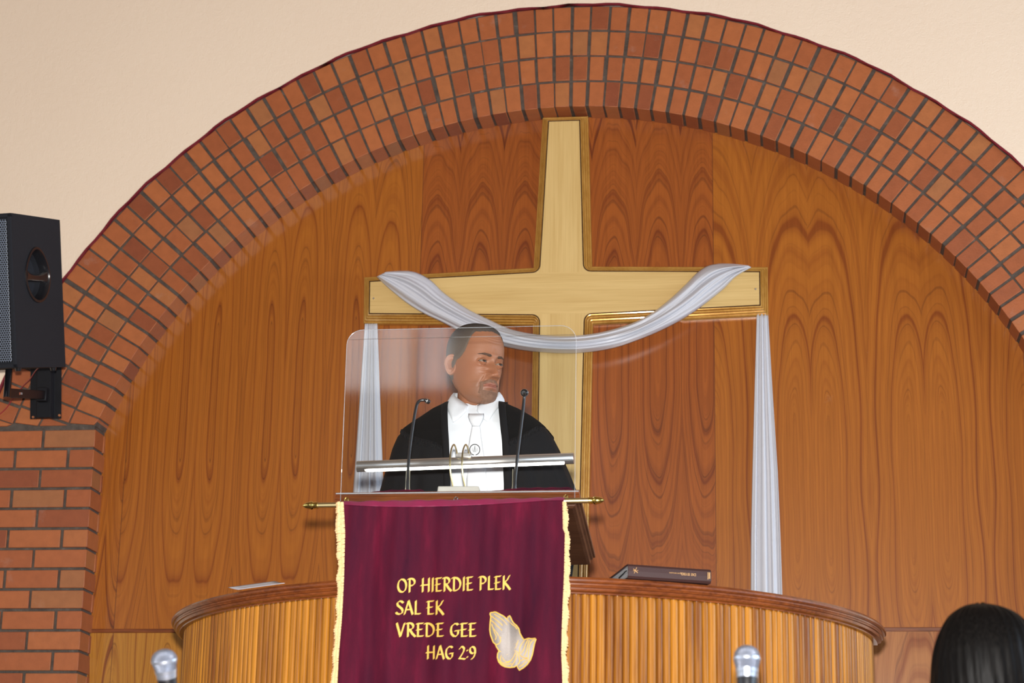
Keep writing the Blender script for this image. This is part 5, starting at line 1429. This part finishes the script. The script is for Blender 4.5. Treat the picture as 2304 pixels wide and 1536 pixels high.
mb.grid(rows, wrap=True, cap=False, skip=lambda i, j: (rows[i][j].y > WY + 0.055 and rows[i][j].z < WT - 0.075))
m, t, b = newmat('smooth_black_hair'); o_ = t.obj()
f_ = t.noise(t.mapv(o_, (420, 420, 9)), 1.0, 3)
t.l(t.ramp(f_, [(0.35, (0.0018, 0.0016, 0.0016)), (0.7, (0.0055, 0.0047, 0.0043))]), b.inputs['Base Color']); setb(b, Roughness=0.48); b.inputs['Specular IOR Level'].default_value = 0.055
t.l(t.bump(f_, 0.35, 0.002), b.inputs['Normal']); M_bob = m
mb.build('hair', M_bob, woman, angle=180, solid=0.003)

# ---------------------------------------------------------------- loudspeaker on its wall bracket
SO = Vector((-2.91016, 7.22506, 2.00475 + CZ)); SB = Vector((0.08974466, 0.96067733, 0.26276407)).normalized()
SU = Vector((-0.02444051, -0.26162496, 0.96486012)).normalized(); SX = SB.cross(SU).normalized()   # to the right
SH, SL_, SW = 0.58, 0.408, 0.40
def sp3(x, bk, u): return SO + SX * x + SB * bk + SU * u
speaker = thing('loudspeaker', 'black loudspeaker cabinet tilted down on a wall bracket by the brick arch', 'loudspeaker', sp3(-SW / 2, SL_ / 2, 0))
M_carpet = plain('black_speaker_covering', (0.0040, 0.0052, 0.0100), 0.85, nscale=300, namt=0.4, bump=0.8, bscale=500)
# cabinet with a real recess for the handle: side face is a ring of quads round an oval
mb = MB()
hc = at(83.5, 618, 7.35); rel = hc - SO; hb_, hu = rel.dot(SB), rel.dot(SU)
den = (SX).dot((hc - CAM)); tt = (SO - CAM).dot(SX) / den; hp = CAM + (hc - CAM) * tt; rel = hp - SO; hb_, hu = rel.dot(SB), rel.dot(SU)
HB, HU = 0.098, 0.098
NO = 48
def oval(s, dx): 
    out = []
    for k in range(NO):
        a = 2 * pi * k / NO; taper = 1.0 - 0.22 * max(0, sin(a))
        out.append(sp3(dx, hb_ + HB * s * cos(a) * taper, hu + HU * s * sin(a)))
    return out
rect = []
for k in range(NO):
    a = 2 * pi * k / NO; c, s = cos(a), sin(a)
    tb = (SL_ - hb_) / c if c > 1e-6 else (-hb_ / c if c < -1e-6 else 1e9); tu = (SH - hu) / s if s > 1e-6 else (-hu / s if s < -1e-6 else 1e9)
    q = min(tb, tu); rect.append([hb_ + c * q, hu + s * q])
for cb, cu in ((0, 0), (SL_, 0), (0, SH), (SL_, SH)):
    k = min(range(NO), key=lambda i: hypot(rect[i][0] - cb, rect[i][1] - cu)); rect[k] = [cb, cu]
mb.grid([[sp3(0, *p) for p in rect], oval(1.0, 0), ], wrap=True)
mb.grid([oval(1.0, 0), oval(0.94, -0.010), oval(0.86, -0.05), oval(0.6, -0.075), oval(0.05, -0.08)], wrap=True, cap=False)
F8 = lambda x: [sp3(x, 0, 0), sp3(x, SL_, 0), sp3(x, SL_, SH), sp3(x, 0, SH)]
A, B_ = F8(0), F8(-SW)
mb.face(B_)
for i in range(4): mb.face([A[i], A[(i + 1) % 4], B_[(i + 1) % 4], B_[i]])
mb.build('cabinet', M_carpet, speaker, merge=1e-5, smooth=False)
mb = MB(); mb.grid([oval(1.10, 0.0), oval(1.09, 0.005), oval(1.0, 0.006), oval(0.95, -0.004), oval(0.90, -0.03)], wrap=True)
hd = mb.build('handle', M_black, speaker)
mb = MB(); rows = []
for k in range(13):
    w = -0.92 + 1.84 * k / 12
    c = sp3(-0.004 - 0.006 * (1 - w * w), hb_ + HB * 0.97 * w, hu - 0.012 + 0.010 * w * w)
    hh = 0.013 + 0.016 * abs(w) ** 3
    rows.append([c + SU * hh * cos(2 * pi * q / 12) + SX * 0.009 * sin(2 * pi * q / 12) for q in range(12)])
mb.grid(rows, wrap=True, cap=True); mb.build('handle_bar', M_black, hd)
# grille: perforated steel in front of the baffle
m, t, b = newmat('perforated_steel_grille')
v = t.n('ShaderNodeVectorMath', operation='DOT_PRODUCT'); t.l(t.obj(), v.inputs[0]); v.inputs[1].default_value = SX
w_ = t.n('ShaderNodeVectorMath', operation='DOT_PRODUCT'); t.l(t.obj(), w_.inputs[0]); w_.inputs[1].default_value = SU
PIT = 0.0095
uu = t.m('DIVIDE', v.outputs['Value'], PIT); vv = t.m('DIVIDE', w_.outputs['Value'], PIT * 0.87)
row_ = t.m('FLOOR', vv); uu = t.m('ADD', uu, t.m('MULTIPLY', t.m('MODULO', row_, 2.0), 0.5))
du = t.m('SUBTRACT', t.m('FRACT', uu), 0.5); dv = t.m('MULTIPLY', t.m('SUBTRACT', t.m('FRACT', vv), 0.5), 0.87)
rr = t.m('SQRT', t.m('ADD', t.m('MULTIPLY', du, du), t.m('MULTIPLY', dv, dv)))
hole = t.m('LESS_THAN', rr, 0.40)
t.l(t.mix(hole, (0.17, 0.20, 0.26), (0.005, 0.005, 0.006)), b.inputs['Base Color']); setb(b, Roughness=0.4, Metallic=0.3)
mb = MB(); c = sp3(-SW / 2, -0.006, SH / 2); mb.box(c, (SW / 2 - 0.022, 0.003, SH / 2 - 0.022), Matrix((SX, SB, SU)).transposed()); mb.build('grille', m, speaker, smooth=False, bevel=0.002)
mb = MB()
for (u0, u1, x0, x1) in ((0, SH, -0.016, 0), (0, SH, -SW, -SW + 0.016), (0, 0.016, -SW, 0), (SH - 0.016, SH, -SW, 0)):
    mb.box(sp3((x0 + x1) / 2, -0.006, (u0 + u1) / 2), ((x1 - x0) / 2, 0.008, (u1 - u0) / 2), Matrix((SX, SB, SU)).transposed())
mb.build('front_frame', M_carpet, speaker, smooth=False, bevel=0.003)
for bk in (0.06, 0.36):
    for x in (-0.03, -SW + 0.03):
        mb = MB(); mb.lathe([(0.0, -0.012), (0.010, -0.012), (0.013, 0), (0.0, 0)], sp3(x, bk, -0.0005), SU, 16, cap=False); mb.build('rubber_foot', M_black, speaker)
bracket = thing('speaker_bracket', 'black steel wall bracket with arm bolted to the bricks under the loudspeaker', 'bracket', at(105, 890, D))
YP = D - 0.004
mb = MB()
pl = [(-0.069, 0), (-0.069, -0.004), (-0.040, -0.006), (-0.030, -0.030), (0.030, -0.030), (0.040, -0.006), (0.069, -0.004), (0.069, 0)]
ctop = at(105, 800, D); cbot = at(104, 943, D)
rows = [[Vector((cp.x + a, D - 0.004 + b_, cp.z)) for a, b_ in pl] for cp in (ctop, cbot)]
mb.grid(rows, wrap=True, cap=True); mb.build('wall_plate', M_blackmetal, bracket, smooth=False, bevel=0.001)
for px, py in ((74.5, 938), (133.5, 934)):
    mb = MB(); mb.lathe([(0, 0.004), (0.004, 0.004), (0.006, 0.0), (0.006, -0.004)], at(px, py, D - 0.010), (0, -1, 0), 12, cap=False); mb.build('bolt', plain('rusty_bolt', (0.36, 0.13, 0.05), 0.6, nscale=200), bracket)
YPO = 7.42
pt, pb = at(13, 838, YPO), at(15, 894, YPO)
bot0 = sp3(-SW * 0.55, 0.2, 0.0)
mb = MB(); mb.tube([Vector((pb.x, YPO, pb.z)), Vector((pb.x, YPO, pb.z + 0.155))], 0.0135, 20); mb.build('pole', M_chrome if False else plain('dark_gloss_steel', (0.05, 0.05, 0.06), 0.15, 0.9, nscale=50), bracket)
pc0 = Vector((pb.x, YPO, pb.z + 0.018)); pe = at(96, 888, D - 0.045)
d_ = (pe - pc0); ln = d_.length; d_.normalize(); sd = d_.cross(Vector((0, 0, 1))).normalized(); uu_ = sd.cross(d_)
Ma = Matrix((d_, sd, uu_)).transposed()
mb = MB(); mb.box((pc0 + pe) / 2, (ln / 2, 0.013, 0.018), Ma); mb.build('arm', M_blackmetal, bracket, bevel=0.003)
mb = MB(); mb.box(pe + Vector((0, 0.008, 0)), (0.022, 0.026, 0.030)); mb.build('hinge', M_blackmetal, bracket, bevel=0.004)
# lettering on the arm, on the side facing the hall
nS = -sd if (-sd).y < 0 else sd
sdir = sd if sd.dot(CAM - pc0) > 0 else -sd
q0 = pc0 + d_ * (ln * 0.26) + sdir * 0.0134 - uu_ * 0.004
mb = MB(); mb.box(q0 - d_ * 0.012 + uu_ * 0.004, (0.006, 0.0005, 0.005), Ma); mb.build('red_logo', plain('orange_red_print', (0.50, 0.12, 0.05), 0.5, nscale=100), bracket, smooth=False)
text_mesh('SANGLI', 0.013, q0, d_, uu_, plain('grey_print', (0.30, 0.26, 0.26), 0.5, nscale=100), bracket, 'lettering')
# thin red cable
cab = [sp3(-0.10, 0.40, 0.01), at(80, 834, 7.85), at(68, 852, 8.0), at(52, 868, 8.10), at(30, 895, 8.18), at(14, 918, 8.21), at(-4, 934, 8.225), at(-30, 950, 8.23), at(-60, 1010, 8.23)]
mb = MB(); mb.tube(spline(cab, 60), 0.0022, 8); tag(mb.build('speaker_cable', plain('red_cable_sheath', (0.30, 0.02, 0.03), 0.4, nscale=100)), 'thin red cable running from behind the loudspeaker down the bricks', 'cable')

# ---------------------------------------------------------------- hand-held microphones on their stands
m, t, b = newmat('woven_steel_mesh'); tc = t.obj()
sx_ = t.xyz(tc)
w1 = t.m('SINE', t.m('MULTIPLY', t.m('ADD', sx_[0], t.m('MULTIPLY', sx_[2], 0.7)), 3400.0)); w2 = t.m('SINE', t.m('MULTIPLY', t.m('SUBTRACT', t.m('MULTIPLY', sx_[2], 1.0), t.m('MULTIPLY', sx_[0], 0.6)), 2600.0))
h_ = t.m('MULTIPLY', w1, w2)
t.l(t.ramp(h_, [(0.0, (0.18, 0.20, 0.26)), (0.25, (0.46, 0.50, 0.62))]), b.inputs['Base Color']); setb(b, Metallic=0.7, Roughness=0.42)
t.l(t.bump(h_, 0.6, 0.0012), b.inputs['Normal']); M_mesh = m
M_collar = plain('silver_collar', (0.55, 0.60, 0.70), 0.3, 0.85, nscale=80, namt=0.05)
def microphone(c, axis, label, prof):
    c = Vector(c); ax = Vector(axis).normalized()
    g = thing('microphone', label, 'microphone', c - ax * 0.17, 'microphones on floor stands')
    mb = MB(); mb.lathe(prof, c, ax, 40, cap=False); head = mb.build('grille_ball', M_mesh, g)
    mb = MB(); mb.lathe([(0.0238, -0.0030), (0.0252, -0.0026), (0.0254, 0.0), (0.0252, 0.0024), (0.0238, 0.0028)], c, ax, 40, cap=False); mb.build('grille_band', M_collar, head)
    mb = MB(); mb.lathe([(0.0195, -0.0190), (0.0212, -0.0185), (0.0205, -0.0255), (0.0192, -0.0262), (0.0190, -0.0275), (0.0197, -0.0280), (0.0190, -0.0350), (0.0165, -0.0355)], c, ax, 40, cap=False); mb.build('collar', M_collar, g)
    mb = MB(); mb.lathe([(0.0, -0.034), (0.0182, -0.034), (0.0186, -0.037), (0.0168, -0.065), (0.0140, -0.110), (0.0118, -0.170), (0.0105, -0.180), (0, -0.180)], c, ax, 36, cap=False); mb.build('handle', M_black, g)
    return g, ax
def mic_stand(label, grip, ax):
    grip = Vector(grip); s = thing('microphone_stand', label, 'stand', (grip.x, grip.y + 0.03, 0), 'floor microphone stands')
    base = Vector((grip.x, grip.y + 0.03, 0))
    mb = MB(); mb.lathe([(0, 0.0), (0.13, 0.0), (0.13, 0.012), (0.10, 0.022), (0.02, 0.030), (0, 0.030)], base, (0, 0, 1), 40, cap=False); mb.build('base', M_blackmetal, s)
    mb = MB(); mb.tube([base + Vector((0, 0, 0.02)), base + Vector((0, 0, grip.z - 0.09))], 0.009, 14); mb.build('pole', M_blackmetal, s)
    mb = MB(); mb.tube([base + Vector((0, 0, grip.z - 0.10)), base + Vector((0, -0.012, grip.z - 0.05)), grip - ax * 0.02 + Vector((0, 0.018, 0))], 0.008, 12)
    side_ = ax.cross(Vector((0, 1, 0))).normalized(); bk = side_.cross(ax); bk = bk if bk.y > 0 else -bk
    for q in (-0.015, 0.0, 0.015):
        mb.tube([grip + ax * q + side_ * (0.0175 * cos(a)) + bk * (0.0175 * sin(a)) for a in [rad(-40 + 260 * k / 16) for k in range(17)]], 0.003, 8)
    mb.build('clip', M_black, s)
BALL = [(0.0, 0.0262), (0.006, 0.0256), (0.012, 0.0236), (0.018, 0.0192), (0.0222, 0.0135), (0.0240, 0.0070), (0.0245, 0.0), (0.0238, -0.0070), (0.0222, -0.0130), (0.0204, -0.0190), (0.0, -0.0190)]
BALL2 = [(0.0, 0.0210), (0.006, 0.0206), (0.012, 0.0188), (0.018, 0.0150), (0.0222, 0.0100), (0.0243, 0.0050), (0.0248, 0.0), (0.0240, -0.0060), (0.0222, -0.0120), (0.0204, -0.0190), (0.0, -0.0190)]
g, ax = microphone(at(1680.5, 1482.5, 3.9), (0, 0.10, 1), 'silver-headed black microphone standing upright in front of the right of the pulpit', BALL)
mic_stand('black microphone stand holding the right upright microphone', at(1680.5, 1482.5, 3.9) - ax * 0.115, ax)
g, ax = microphone(at(369.5, 1484.5, 3.9), (-0.10, -0.42, 1), 'silver-headed black microphone tilted towards the hall, left of the pulpit', BALL2)
mic_stand('black microphone stand holding the tilted left microphone', at(369.5, 1484.5, 3.9) - ax * 0.115, ax)
